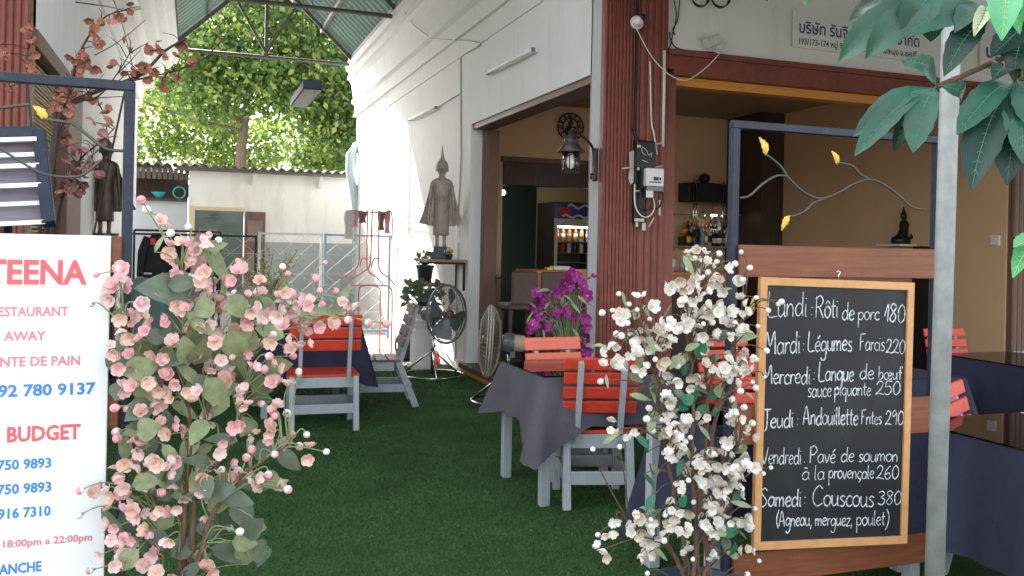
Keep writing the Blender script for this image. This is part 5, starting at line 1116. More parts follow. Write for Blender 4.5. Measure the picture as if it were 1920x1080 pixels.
# bags
def bag(name, label, cat, p, sz, m, knot=True):
    p = Vector(p); b = MB(); n = 20; rings = []
    for z, k in ((0, .75), (.06, .98), (.25, 1), (.5, .95), (.75, .8), (.88, .5), (.94, .28), (1, .34)):
        rings.append([p + V(sz[0] * .5 * k * math.cos(2 * math.pi * j / n) * (1 + .10 * math.sin(5 * j + z * 9)), sz[1] * .5 * k * math.sin(2 * math.pi * j / n) * (1 + .1 * math.cos(7 * j)), sz[2] * z * (1 + .02 * math.sin(3 * j))) for j in range(n)])
    b.loft(rings)
    if knot:
        for s in (-1, 1): b.tube(spline([p + V(s * .02, 0, sz[2] * .93), p + V(s * sz[0] * .22, -.01, sz[2] * 1.12), p + V(s * sz[0] * .12, 0, sz[2] * 1.3), p + V(s * .01, 0, sz[2])], 5), .014, 7)
    return tag(b.build(name, m), label, cat)
q = aZ(826, 690, .0); bag('plastic_bag', 'red knotted plastic bag on the floor behind the fan', 'bag', (2.82, 10.7, .0), (.24, .22, .2), MT['bag_red'])
q = aZ(767, 676, 0)
bk = thing('backpack', 'black backpack standing on the floor beside the plinth', 'backpack', (q.x, q.y, 0))
b = MB(); n = 18; b.loft([[V(q.x + .15 * k * math.copysign(abs(math.cos(6.283 * j / n)) ** .6, math.cos(6.283 * j / n)), q.y + .1 * k * math.copysign(abs(math.sin(6.283 * j / n)) ** .6, math.sin(6.283 * j / n)), z) for j in range(n)] for z, k in ((0, .9), (.03, 1), (.25, 1.02), (.38, .9), (.44, .7), (.46, .4))]); b.build('body', MT['bag_black'], bk)
b = MB(); b.bx((q.x - .02, q.y - .12, .14), (.2, .06, .2)); b.build('pocket', MT['bag_black'], bk, .015)
b = MB()
for s in (-1, 1): b.tube(spline([V(q.x + s * .1, q.y - .09, .42), V(q.x + s * .2, q.y - .12, .28), V(q.x + s * .19, q.y - .12, .12), V(q.x + s * .1, q.y - .1, .04)], 5), .012, 6)
b.tube(spline([V(q.x - .04, q.y, .45), V(q.x, q.y, .51), V(q.x + .04, q.y, .45)], 5), .009, 6); b.build('strap', MT['fabric_black'], bk)
b = MB(); b.ell((q.x + .17, q.y - .12, .07), (.05, .05, .06)); b.ell((q.x + .13, q.y - .17, .04), (.05, .04, .04)); tag(b.build('silver_bundle', MT['chrome']), 'crumpled silver foil bundle leaning on the black backpack', 'bundle')

# ---------------------------------------------------------------- lamps, wires and fittings on the walls
for (u0, v0, u1, v1, lab) in ((1000, 93, 915, 137, 'white fluorescent tube above the restaurant side opening'), (818, 202, 768, 224, 'white fluorescent tube above the silver statue')):
    a, c = aX(u0, v0, 2.95), aX(u1, v1, 2.95); t = thing('wall_tube_light', lab, 'lamp', a.lerp(c, .5), 0, 'tube lights on the white side wall'); d = (c - a).normalized()
    b = MB(); b.bar(a + V(.03, 0, 0), c + V(.03, 0, 0), .03, .045); b.build('housing', MT['white_plastic'], t, .003)
    b = MB(); b.tube([a + V(-.012, 0, 0), c + V(-.012, 0, 0)], .014, 10); b.build('tube', MT['sign_white'], t)
    for p in (a, c): b = MB(); b.bx(p - V(.004, 0, 0), (.04, .02, .04)); b.build('end_cap', MT['fan_grey'], t)
def wire(name, label, pts, r, m, n=5): b = MB(); b.tube(spline(pts, n), r, 6); return tag(b.build(name, MT[m]), label, 'wire')
X = 2.992
wire('wire', 'thin wire wandering over the white cornice to the wall', [aX(750, 0, 2.80), aX(770, 40, 2.86), aX(800, 65, 2.9), aX(815, 72, 2.93), aX(900, 80, X - .02), aX(870, 102, X), aX(864, 108, X)], .005, 'wire_grey')
wire('wire', 'straight conduit running down the white wall to the switch', [aX(864, 108, X), aX(864, 300, X), aX(858, 430, X)], .008, 'grey_wall', 1)
wire('wire', 'wire sloping from the conduit to the far tube light', [aX(861, 177, X), aX(820, 201, X)], .005, 'wire_grey', 1)
q = aX(857, 436, 2.985); b = MB(); b.bx((2.985, q.y, q.z), (.03, .10, .13)); tag(b.build('wall_switch', MT['white_plastic'], None, .004), 'white switch box on the wall below the conduit', 'switch')
q = aX(858, 455, 2.985); b = MB(); b.tube([(2.99, q.y, q.z), (2.99, q.y, q.z - 1.4)], .008, 6); tag(b.build('wire', MT['grey_wall']), 'thin conduit from the white switch down behind the shelf', 'wire')
t = thing('hanging_light', 'grey box light hanging under the passage roof in front of the tree', 'lamp', (1.22, 10.2, 3.2))
a, c = aY(587, 158, 9.5), aY(553, 190, 10.85); c.x = a.x; c.z = a.z
b = MB(); b.box((a.x - .1, a.y, a.z - .05), (a.x + .1, c.y, a.z + .045)); b.build('housing', MT['slate_metal'], t, .006)
b = MB(); b.box((a.x - .085, a.y + .03, a.z - .056), (a.x + .085, c.y - .03, a.z - .049)); b.build('diffuser', mat('grey diffuser', (.42, .42, .41), .4, .05, 5), t)
b = MB(); [b.tube([(a.x, y, a.z), (a.x, y, 6.5)], .004, 5) for y in (9.7, 10.6)]; b.build('hanger', MT['wire_grey'], t)

# lantern on the grey pier
t = thing('wall_lantern', 'antique iron wall lantern with caged glass on the grey pier', 'lantern', (2.9, 6.34, 2.1))
lc = aY(1070, 300, 6.1); pb = aY(1117, 310, 6.3); k = lc.y / FWD.y; px = (lc - C0).dot(FWD) / FPX
L = lambda dv: lc + V(0, 0, -dv * px)
b = MB(); b.lathe([(26 * px, 0), (27 * px, 1 * px), (14 * px, 17 * px), (13 * px, 19 * px), (14 * px, 20 * px), (12 * px, 27 * px), (7 * px, 32 * px), (5 * px, 40 * px), (0, 41 * px)], L(-14), 28); b.build('cap', MT['lamp_iron'], t); b = MB(); b.lathe([(0, 0), (17 * px, 0), (17 * px, 3 * px), (0, 3 * px)], L(24), 28); b.build('base_ring', MT['lamp_iron'], t)
b = MB(); b.lathe([(15 * px, 21 * px), (15.5 * px, 0), (15 * px, -14 * px)], lc - V(0, 0, 6 * px), 24); b.build('glass', MT['clear'], t)
b = MB(); b.lathe([(0, -18 * px), (6 * px, -14 * px), (7 * px, -2 * px), (4 * px, 10 * px), (4 * px, 18 * px)], lc, 16); b.build('bulb', MT['sign_white'], t)
b = MB()
for j in range(6): a = j * 1.047; b.tube([L(-14) + V(17 * px * math.cos(a), 17 * px * math.sin(a), 0), L(24) + V(17 * px * math.cos(a), 17 * px * math.sin(a), 0)], 1.2 * px, 6)
for s in (-1, 1): b.tube([L(-12 + 32 * i / 16) + V(17 * px * math.cos(s * i * .25 - 1.5), 17 * px * math.sin(s * i * .25 - 1.5), 0) for i in range(17)], 1 * px, 5)
b.build('guard', MT['lamp_iron'], t)
b = MB(); wallp = V(2.985, 6.33, pb.z); b.tube(spline([L(-52), L(-56) + V(.05, .05, .01), V(2.93, 6.3, L(-35).z), V(2.96, 6.32, L(0).z), wallp + V(-.02, 0, .0)], 6), 2.6 * px, 8); b.tube([V(2.985, 6.33, L(20).z), V(2.93, 6.3, L(20).z), V(2.93, 6.3, L(30).z)], 2.2 * px, 8); b.build('arm', MT['lamp_iron'], t)
b = MB(); b.box((2.955, 6.30, aY(1117, 340, 6.33).z), (2.99, 6.36, aY(1117, 278, 6.33).z)); b.build('back_plate', MT['lamp_iron'], t, .012, segs=2)

# electricity meter and cables on the red pillar
YP = 6.185
def pq(u, v, y=YP): return aY(u, v, y)
wire('power_cable', 'thick black cable running down the red pillar', [pq(1193, -30), pq(1190, 120), pq(1187, 230), pq(1189, 245), pq(1197, 275)], .013, 'wire_black')
wire('power_cable', 'thin white twin cable down the red pillar', [pq(1219, 115), pq(1220, 180), pq(1222, 232), pq(1226, 250), pq(1232, 290)], .007, 'wire_white')
wire('cable_conduit', 'white strip conduit beside the meter on the red pillar', [pq(1246, 95, 6.19), pq(1245, 180, 6.19), pq(1243, 275, 6.19)], .012, 'wire_white', 1)
tb = thing('meter_board', 'black meter board with cable loop on the red pillar', 'meter board', pq(1205, 340))
def pbox(mb, u0, v0, u1, v1, y0, y1, mi=0): a, c = pq(u0, v1, y0), pq(u1, v0, y0); mb.box((a.x, y0, a.z), (c.x, y1, c.z), mi)
b = MB(); pbox(b, 1189, 262, 1212, 418, 6.155, 6.205); b.build('board', MT['black'], tb, .004)
b = MB(); pbox(b, 1193, 265, 1230, 318, 6.115, 6.154); b.build('cable_box', MT['black'], tb, .012, segs=2)
b = MB(); b.tube(spline([pq(1212, 292, 6.112), pq(1204, 285, 6.112), pq(1205, 276, 6.112), pq(1213, 283, 6.112), pq(1216, 291, 6.112), pq(1222, 287, 6.112), pq(1221, 295, 6.112)], 5), .0022, 5); b.tube([pq(1204, 300, 6.112), pq(1216, 305, 6.112)], .0028, 5); b.build('chalk_mark', MT['wire_white'], tb)
b = MB(); b.tube(spline([pq(1190, 345, 6.15), pq(1191, 385, 6.14), pq(1203, 405, 6.13), pq(1218, 405, 6.13), pq(1227, 390, 6.14), pq(1225, 372, 6.15)], 6), .006, 7); b.tube(spline([pq(1200, 345, 6.14), pq(1203, 380, 6.12), pq(1212, 395, 6.12), pq(1222, 380, 6.12), pq(1220, 355, 6.13)], 6), .007, 7, 1); b.tube(spline([pq(1240, 355, 6.15), pq(1243, 372, 6.14), pq(1236, 388, 6.14), pq(1226, 392, 6.14)], 6), .007, 7, 1); b.build('cable_loop', [MT['wire_white'], MT['wire_black']], tb)
b = MB(); [pbox(b, *k, 6.108, 6.113) for k in ((1195, 272, 1202, 276), (1195, 314, 1199, 319))]; [pbox(b, *k, 6.148, 6.153) for k in ((1191, 357, 1200, 359), (1190, 410, 1208, 415), (1192, 417, 1197, 425), (1204, 418, 1211, 432), (1235, 375, 1239, 404))]; b.tube([pq(1226, 408, 6.15), pq(1217, 425, 6.15)], .006, 6); b.tube([pq(1166, 316, 6.16), pq(1187, 314, 6.15)], .006, 6); b.tube([pq(1225, 272, 6.15), pq(1240, 268, 6.15)], .006, 6); b.tube([pq(1228, 314, 6.15), pq(1242, 311, 6.15)], .006, 6); b.build('cable_clips', MT['tape'], tb)
b = MB(); pts = [(1178, 285), (1189, 282), (1189, 340), (1180, 346), (1176, 335), (1179, 318)]; b.prism([pq(*q_, 6.2) for q_ in pts], (0, -.02, 0), (0, .004, 0)); b.build('paint_patch', MT['tape'], tb)
tm = thing('electricity_meter', 'grey electricity meter with clear cover below the black cable box', 'meter', pq(1228, 338))
b = MB(); pbox(b, 1203, 315, 1214, 352, 6.10, 6.154); b.build('back_case', MT['black'], tm, .004)
b = MB(); pbox(b, 1212, 316, 1246, 349, 6.055, 6.13); b.build('cover', MT['meter_glass'], tm, .01, segs=2)
b = MB(); pbox(b, 1226, 332, 1235, 338, 6.050, 6.054); pbox(b, 1237, 333, 1240, 338, 6.050, 6.054); pbox(b, 1218, 341, 1240, 342, 6.051, 6.054); b.build('dial', MT['black'], tm)
b = MB(); pbox(b, 1213, 349, 1244, 358, 6.09, 6.14); b.build('terminal_cover', MT['fan_grey'], tm, .004)
b = MB(); pbox(b, 1212, 358, 1225, 370, 6.085, 6.09); b.build('paper_tag', MT['paper'], tm)
tcv = thing('security_camera', 'white dome security camera high on the red pillar', 'security camera', pq(1198, 38))
pc_ = pq(1196, 40, 6.13); b = MB(); b.lathe([(.055, 0), (.055, .02), (.045, .03), (0, .03)], pq(1193, 43, 6.19), 20, 0, V(0, -1, 0)); b.ell(pc_, (.042, .05, .042), 16, 10); b.build('body', MT['white_plastic'], tcv)
b = MB(); b.lathe([(.024, 0), (.026, .03), (.02, .045), (0, .045)], pq(1202, 34, 6.11), 16, 0, V(.25, -1, .1)); b.build('lens', MT['black'], tcv)
wire('wire', 'white cable looping from the camera to the beige adapter', [pq(1194, 55, 6.17), pq(1215, 95, 6.15), pq(1235, 122, 6.14), pq(1260, 143, 6.13), pq(1288, 150, 6.12), pq(1320, 130, 6.13), pq(1345, 105, 6.15), pq(1351, 93, 6.18)], .0045, 'wire_white')
qa = pq(1335, 78, 6.2); ta = thing('wall_adapter', 'beige plug adapter tilted on the wall above the red beam', 'adapter', qa)
b = MB(); b.bx(qa, (.14, .07, .085), 0, Matrix.Rotation(R(-24), 3, 'Y')); b.build('case', MT['tape'], ta, .012, segs=2)
b = MB(); b.bx(qa + V(.06, -.02, -.05), (.03, .03, .03)); b.build('plug', MT['white_plastic'], ta, .004)
YW = 6.245
for lab, pts in (('black wires hanging in a bundle beside the red pillar', [(1262, -10), (1268, 30), (1262, 60), (1256, 88), (1245, 95)]), ('black wire dangling next to the red pillar top', [(1275, -10), (1271, 35), (1262, 55), (1266, 65)]), ('loose black wire along the top of the red beam', [(1256, 60), (1258, 75), (1275, 92), (1340, 98)])):
    wire('wire', lab, [aY(u, v, YW) for u, v in pts], .0045, 'wire_black')
for lab, u, r_ in (('coil of black wire on the white wall near the red pillar', 1312, 16), ('larger coil of black wire on the white wall left of the Thai sign', 1350, 18)):
    ce = aY(u, -3, YW); s = r_ * 7.3 / FPX; b = MB()
    for j in range(3): b.tube([ce + V(s * (1 + .06 * j) * math.cos(a), -.008 * j, s * (1 - .05 * j) * math.sin(a)) for a in np.linspace(0, 6.283, 28)[:-1]], .004, 5, closed=True)
    tag(b.build('wire_coil', MT['wire_black']), lab, 'wire coil', 'wire coils on the front wall')

# signs above the red beam
def thai(label, u0, v0, u1, v1, rows, stretch=True):
    Yb = 6.235; a = aY(u0, v1, Yb); c = aY(u1, v0, Yb); zb = aY(u0, v1, Yb).z; zt_ = aY(u0, v0, Yb).z; t = thing('company_sign', label, 'sign', (a.x, Yb, zb), 0, 'company signs above the red beam')
    b = MB(); b.box((a.x, Yb - .004, zb), (c.x, Yb + .012, zt_)); b.build('panel', mat('sign panel', (.74, .74, .72), .5, .04, 3), t)
    H = zt_ - zb; Wd = c.x - a.x
    for body, base, hh, mk, w0, w1 in rows:
        mb = MB(); text_mb(mb, body, H * hh, left=a.x + Wd * w0, width=Wd * (w1 - w0), base=zb + H * base, bold=.016, M=Matrix.Translation((0, Yb - .0055, 0))); mb.build('lettering', MT[mk], t)
thai('white Thai company sign with navy lettering above the red beam', 1487, 17, 1731, 88, [("บริษัท รันจิส อินเตอร์ จำกัด", .40, .30, 'ink_navy', .04, .97), ("193/173-174 หมู่ 9 ต.หนองปรือ อ.บางละมุง จ.ชลบุรี", .10, .16, 'ink_dark', .04, .95)])
thai('second white company sign half hidden by leaves at the upper right', 1838, 60, 2060, 136, [("บริษัท", .40, .30, 'ink_navy', .04, .34), ("193/", .12, .18, 'ink_dark', .06, .22)])

# ---------------------------------------------------------------- inside the restaurant
ck = thing('wall_clock', 'black skeleton wall clock with gears above the kitchen opening', 'clock', aY(1070, 238, 10.48))
cc = aY(1070, 238, 10.47); r = 27 * (cc - C0).dot(FWD) / FPX
b = MB(); [b.tube([cc + V(r * k * math.cos(a), 0, r * k * math.sin(a)) for a in np.linspace(0, 6.283, 49)[:-1]], r * w, 8, closed=True) for k, w in ((.96, .045), (.58, .04))]
b.build('rim', MT['black_stone'], ck)
b = MB()
for j in range(12):
    a = j * 6.283 / 12 + .1; rad = V(math.cos(a), 0, math.sin(a)); tn = V(-math.sin(a), 0, math.cos(a))
    for o in ((-.05, .05) if j % 3 else (-.09, 0, .09)): b.bar(cc + rad * r * .6 + tn * r * o, cc + rad * r * .94 + tn * r * o * 1.4, r * .06, r * .04, up=(0, 1, 0))
b.build('numerals', MT['black_stone'], ck)
b = MB()
for dx, dz, rr in ((-.12, -.22, .26), (.25, -.18, .19), (.0, .28, .15)):
    g0 = cc + V(dx * r, .0, dz * r); b.tube([g0 + V(rr * r * math.cos(a), 0, rr * r * math.sin(a)) for a in np.linspace(0, 6.283, 25)[:-1]], r * .05, 6, closed=True); b.lathe([(0, -.02), (rr * r * .5, -.02), (rr * r * .5, .02), (0, .02)], g0, 12, 0, V(0, 1, 0))
    for a in np.linspace(0, 6.283, 7)[:-1]: b.bar(g0, g0 + V(rr * r * math.cos(a), 0, rr * r * math.sin(a)), r * .05, r * .03, up=(0, 1, 0))
b.bar(cc + V(0, -.02, -.1 * r), cc + V(0, -.02, .52 * r), r * .12, r * .03, up=(0, 1, 0)); b.build('gears', MT['lamp_iron'], ck)

fr_ = thing('drinks_fridge', 'tall glass door drinks fridge with printed header behind the counter', 'fridge', (5.36, 12.2, .1))
fx0 = aY(1040, 430, 11.9).x; fx1 = fx0 + .72; fzt = aY(1070, 379, 11.9).z; fzh = aY(1070, 410, 11.9).z; fzd = aY(1070, 418, 11.9).z
b = MB(); b.box((fx0, 11.93, .1), (fx0 + .03, 12.6, fzt)); b.box((fx1 - .03, 11.93, .1), (fx1, 12.6, fzt)); b.box((fx0 + .03, 12.55, .1), (fx1 - .03, 12.6, fzt)); b.box((fx0 + .03, 11.93, fzh), (fx1 - .03, 12.549, fzt)); b.box((fx0 + .03, 11.93, .1), (fx1 - .03, 12.549, .35)); b.build('cabinet', MT['dark_wood'], fr_)
hd = MB(); hd.box((fx0 + .005, 11.905, fzh + .01), (fx1 - .005, 11.929, fzt - .01)); hd = hd.build('header', MT['fridge_panel'], fr_, .004)
b = MB(); hc = V(fx0 + .16, 11.90, (fzt + fzh) / 2 - .02); b.add([hc] + [hc + V(.10 * math.cos(a), 0, .065 * math.sin(a)) for a in np.linspace(0, 6.283, 25)[:-1]], [(0, 1 + j, 1 + (j + 1) % 24) for j in range(24)]); b.build('red_badge', MT['fabric_red'], hd)
b = MB(); b.sheet([[V(fx0 + .2 + .42 * i / 9, 11.899, (fzt + fzh) / 2 + dz + .03 * math.sin(i * 1.3)) for i in range(10)] for dz in (.04, .075)]); b.sheet([[V(fx0 + .12 + .5 * i / 9, 11.8985, fzh + dz + .02 * math.sin(i * 1.7)) for i in range(10)] for dz in (.02, .05)]); b.build('wave_print', mat('pale print', (.55, .62, .75), .4, .2, 9), hd)
b = MB(); b.box((fx0 + .01, 11.905, .35), (fx0 + .05, 11.929, fzd)); b.box((fx1 - .05, 11.905, .35), (fx1 - .01, 11.929, fzd)); b.box((fx0 + .05, 11.905, fzd - .04), (fx1 - .05, 11.929, fzd)); b.box((fx0 + .0, 11.904, fzd + .004), (fx1, 11.93, fzh)); b.build('door_frame', MT['beige_metal'], fr_)
b = MB(); b.box((fx0 + .05, 11.91, .35), (fx1 - .05, 11.916, fzd - .04)); b.build('door_glass', MT['clear'], fr_)
b = MB(); b.box((fx0 + .031, 12.53, .36), (fx1 - .031, 12.548, fzh - .01)); b.build('back_panel', mat('fridge inner panel', (.16, .16, .17), .5, .05, 3), fr_)
b = MB(); b.tube([(fx0 + .06, 11.96, fzd - .06), (fx1 - .06, 11.96, fzd - .06)], .012, 8); b.build('lamp_strip', emit('fridge lamp', (1, .97, .9), 5), fr_)
sz = [aY(1070, v, 12.0).z for v in (453, 474, 492, 512)]
for z in sz: b = MB(); b.box((fx0 + .04, 11.96, z - .012), (fx1 - .04, 12.5, z)); b.build('shelf', MT['fan_grey'], fr_)
def bottle(name, label, p, r, h, m, grp, cat='bottle', capm=None):
    b = MB(); b.lathe([(r * .9, 0), (r, .01), (r, h * .58), (r * .8, h * .68), (r * .36, h * .8), (r * .34, h * .96), (r * .42, h * .965), (r * .42, h), (0, h)], p, 12)
    mm = [MT[m]]; b.lathe([(r * 1.02, h * .2), (r * 1.02, h * .5)], p, 12, 1); mm.append(MT[capm] if capm else MT['paper'])
    return tag(b.build(name, mm), label, cat, grp)
for i in range(6):
    bottle('beer_bottle', 'amber bottle on the upper shelf of the drinks fridge', (fx0 + .10 + i * .1, 12.05, sz[0]), .032, .24, 'bottle_amber' if i < 4 else 'bottle_clear', 'bottles in the drinks fridge', capm=('paper' if i % 2 else 'orange_wood'))
    b = MB(); p = V(fx0 + .10 + i * .1, 12.05, sz[1]); b.lathe([(.028, 0), (.033, .01), (.033, .125), (.028, .135), (0, .135)], p, 12); tag(b.build('drink_can', MT['fabric_red' if i < 2 else ('white_plastic', 'bottle_dark')[i % 2]]), 'can on the middle shelf of the drinks fridge', 'can', 'cans in the drinks fridge')
ct = thing('bar_counter', 'long dark bar counter with orange timber top edge', 'counter', (5, 9.4, .1))
b = MB(); b.box((3.62, 9.22, 1.18), (6.3, 9.85, 1.23)); b.build('counter_top', MT['counter'], ct, .006)
b = MB(); b.box((3.64, 9.235, 1.02), (6.28, 9.27, 1.18)); b.build('fascia', MT['counter'], ct)
b = MB(); b.box((3.68, 9.34, .1), (6.25, 9.75, 1.18)); b.build('front_panel', MT['dark_wood'], ct)
b = MB(); q = aY(1050, 499, 9.45); b.bx((q.x, 9.45, 1.255), (.2, .14, .045)); tag(b.build('paper_box', MT['paper'], None, .003), 'white paper box on the bar counter behind the orchids', 'box')
b = MB(); q = aY(1032, 501, 9.4); b.bx((q.x - .02, 9.4, 1.245), (.07, .09, .03)); tag(b.build('yellow_packet', MT['gold_leaf'], None, .003), 'small yellow packet beside the white box on the counter', 'packet')
def stool(x, y, rz, label):
    t = thing('bar_stool', label, 'bar stool', (x, y, .1), 0, 'bar stools at the counter')
    for sx in (-1, 1):
        for sy in (-1, 1): b = MB(); b.bar((x + sx * .17, y + sy * .17, .1), (x + sx * .14, y + sy * .14, .82), .035, .035, up=(0, 1, 0)); b.build('leg', MT['dark_wood'], t)
    b = MB(); b.bx((x, y, .85), (.38, .38, .07)); b.build('seat', MT['leather'], t, .02)
    b = MB(); b.bx((x, y - .17, 1.05), (.29, .05, .36)); b.build('backrest', MT['leather'], t, .015)
stool(aY(994, 520, 8.75).x - .05, 8.95, 0, 'brown leather bar stool left of the other in front of the counter end')
stool(aY(1035, 520, 8.75).x + .03, 8.95, 0, 'brown leather bar stool behind the magenta orchids')
# bar shelving with bottles
bs_ = thing('bar_shelf', 'hanging glass rack and shelves with bottles behind the counter', 'bar shelf', (6.7, 10.2, 1.5)); BY = 10.2
bx0, bx1 = aY(1292, 360, BY).x, aY(1420, 360, BY).x; zc0, zc1 = aY(1340, 379, BY).z, aY(1340, 344, BY).z; zs1 = aY(1340, 401, BY).z; zs2 = aY(1330, 462, BY).z
b = MB(); b.box((bx0, BY, zc0), (bx1, BY + .28, zc1)); b.build('cabinet', MT['black'], bs_, .004)
for u in (1299, 1304, 1354, 1411): x = aY(u, 360, BY).x; b = MB(); b.tube([(x, BY - .025, zs2), (x, BY - .025, zc1 + .03)], .011, 8); b.build('steel_post', MT['chrome'], bs_)
for z, nm in ((zs1, 'shelf'), (zs2, 'shelf')): b = MB(); b.box((bx0 - .08, BY - .06, z - .012), (bx1, BY + .28, z)); b.build(nm, mat('shelf glass', (.5, .52, .5), .15, .05, 4, spec=.6), bs_)
b = MB()
for j in range(14): x = bx0 + .04 + j * (bx1 - bx0 - .08) / 13; b.bar((x, BY - .05, zc0 - .03), (x, BY + .26, zc0 - .03), .01, .01)
b.build('glass_rail', MT['chrome'], bs_)
b = MB(); b.ell((aY(1330, 336, BY).x, BY + .12, zc1 + .07), (.075, .075, .07)); tag(b.build('coconut_ornament', MT['black_stone']), 'round black ornament on top of the bar cabinet', 'ornament')
for j in range(13):
    p = V(bx0 + .06 + j * (bx1 - bx0 - .12) / 12, BY + .02 + .1 * (j % 2), zc0 - .035); b = MB()
    b.lathe([(.004, -.10), (.03, -.115), (.036, -.15), (.03, -.19), (.028, -.19)], p, 10); b.lathe([(.03, -.003), (.028, -.006), (.004, -.01), (.004, -.10)], p, 10)
    tag(b.build('wine_glass', MT['clear']), 'wine glass hanging upside down from the bar rack', 'glass', 'wine glasses in the bar rack')
random.seed(21)
for row, (zz, n, y, hh) in enumerate(((zs2, 15, BY + .02, .27), (zs2 + .13, 14, BY + .17, .25))):
    if row == 1: b = MB(); b.box((bx0, BY + .12, zs2), (bx1, BY + .26, zs2 + .129)); b.build('step', MT['dark_wood'], bs_)
    for j in range(n):
        x = bx0 + .03 + j * (bx1 - bx0 - .1) / n + random.uniform(-.01, .01); bottle('liquor_bottle', ('bottle in the front row of the bar shelf', 'bottle in the raised back row of the bar shelf')[row], (x, y + random.uniform(-.015, .015), zz), random.uniform(.028, .036), hh * random.uniform(.75, 1.1), random.choice(['bottle_dark', 'bottle_dark', 'bottle_amber', 'bottle_clear']), ('bottles in the front row of the bar shelf', 'bottles in the back row of the bar shelf')[row], capm=random.choice(['paper', 'fabric_black', 'white_plastic', 'gold_leaf', 'bottle_clear']))
b = MB(); b.ell((aY(1340, 412, BY).x, BY + .02, zs1 - .02), (.05, .04, .012)); b.ell((aY(1410, 403, BY).x, BY - .02, zs1 - .03), (.05, .04, .03)); b.build('shelf_lamp', emit('shelf lamp glow', (1, .95, .85), 3), bs_)
q = aY(1258, 517, 9.4); bt_ = bottle('sauce_bottle', 'clear sauce bottle with red cap on the counter by the red pillar', (q.x + .02, 9.4, 1.23), .036, .27, 'bottle_clear', None)
b = MB(); b.lathe([(.018, .25), (.02, .28), (.012, .31), (0, .31)], (q.x + .02, 9.4, 1.23), 10); b.build('cap', MT['fabric_red'], bt_)
for u, lab in ((1278, 'clear tumbler on the counter next to the sauce bottle'), (1287, 'second clear tumbler on the counter behind the white blossoms')):
    q = aY(u, 515, 9.42); b = MB(); b.lathe([(.03, 0), (.034, .13), (.031, .13), (.027, .012), (0, .012)], (q.x, 9.42, 1.23), 14); tag(b.build('tumbler', MT['bottle_clear']), lab, 'glass')

# seated figure, dark cabinet and bromeliad by the right hand room wall
q = aY(1690, 458, 7.55); kk = (q - C0).dot(FWD) / FPX
t = thing('wall_shelf', 'thin white shelf under the black seated statue', 'shelf', q); b = MB(); b.box((q.x - .16, 7.4, q.z - .02), (7.299, 7.75, q.z)); b.build('board', MT['white_plastic'], t)
st = thing('seated_statue', 'black seated statue with pointed crown on the thin white shelf', 'statue', q)
b = MB(); e = lambda dx, dz, rx, rz_, ry=None: b.ell(q + V(dx * kk, 0, dz * kk), (rx * kk, (ry or rx * .8) * kk, rz_ * kk), 14, 9)
rg = lambda z, rx, cx: [q + V((cx + rx * math.cos(6.283 * j / 18)) * kk, rx * .75 * math.sin(6.283 * j / 18) * kk, z * kk) for j in range(18)]
b.loft([rg(0, 17, -1), rg(5, 20, -2), rg(12, 18, -2), rg(18, 11, 2), rg(28, 9, 5), rg(38, 10, 6), rg(42, 8, 6), rg(45, 4, 5), rg(47, 4, 5), rg(50, 6, 4), rg(55, 6.5, 4), rg(60, 4, 4), rg(63, 2.5, 4), rg(71, .5, 4)])
b.tube(spline([q + V(-4 * kk, -.03, 40 * kk), q + V(-8 * kk, -.06, 26 * kk), q + V(-16 * kk, -.08, 15 * kk)], 5), 3 * kk, 8); b.tube(spline([q + V(15 * kk, -.03, 40 * kk), q + V(17 * kk, -.05, 24 * kk), q + V(10 * kk, -.08, 12 * kk)], 5), 3 * kk, 8); e(-12, 7, 10, 5); e(10, 7, 10, 5)
b.build('body', MT['black_stone'], st)
q = aY(1798, 463, 6.95); t = thing('wine_cooler', 'narrow black cooler cabinet between steel pole and light switch', 'cabinet', (6.98, 6.95, .1))
xa, xb = aY(1760, 463, 6.95).x, aY(1812, 463, 6.95).x
b = MB(); b.box((xa, 6.95, .1), (xb, 7.3, q.z)); b.build('body', MT['black'], t, .006)
b = MB(); b.box((xa + .03, 6.94, .25), (xb - .05, 6.949, q.z - .08)); b.build('door_glass', mat('dark glass', (.02, .02, .022), .1, .1, 3, spec=.8), t)
b = MB(); [b.bx((xa + .16, 6.936, q.z - .25 - .2 * i), (.02, .006, .03)) for i in range(3)]; b.build('door_glints', MT['galv'], t)  # small pale pieces standing in for glints on the dark door
potplant('potted_bromeliad', 'terracotta potted bromeliad on top of the black cooler', (aY(1785, 463, 7.1).x, 7.1, q.z), .10, .12, 'terracotta', 0, .1, .1, 'rust_petal')
t = [o for o in bpy.data.objects if o.name.startswith('potted_bromeliad')][-1]; lf = MB(); pc2 = V(aY(1785, 463, 7.1).x, 7.1, q.z + .11)
for i in range(22): a = i * 2.4; leaf(lf, pc2, pc2 + V(math.cos(a) * .17, math.sin(a) * .12, .05 + .012 * i), .045, 0 if i < 14 else 1, None, .1)
lf.build('bracts', [MT['rust_petal'], MT['silk_leaf_dark']], t)

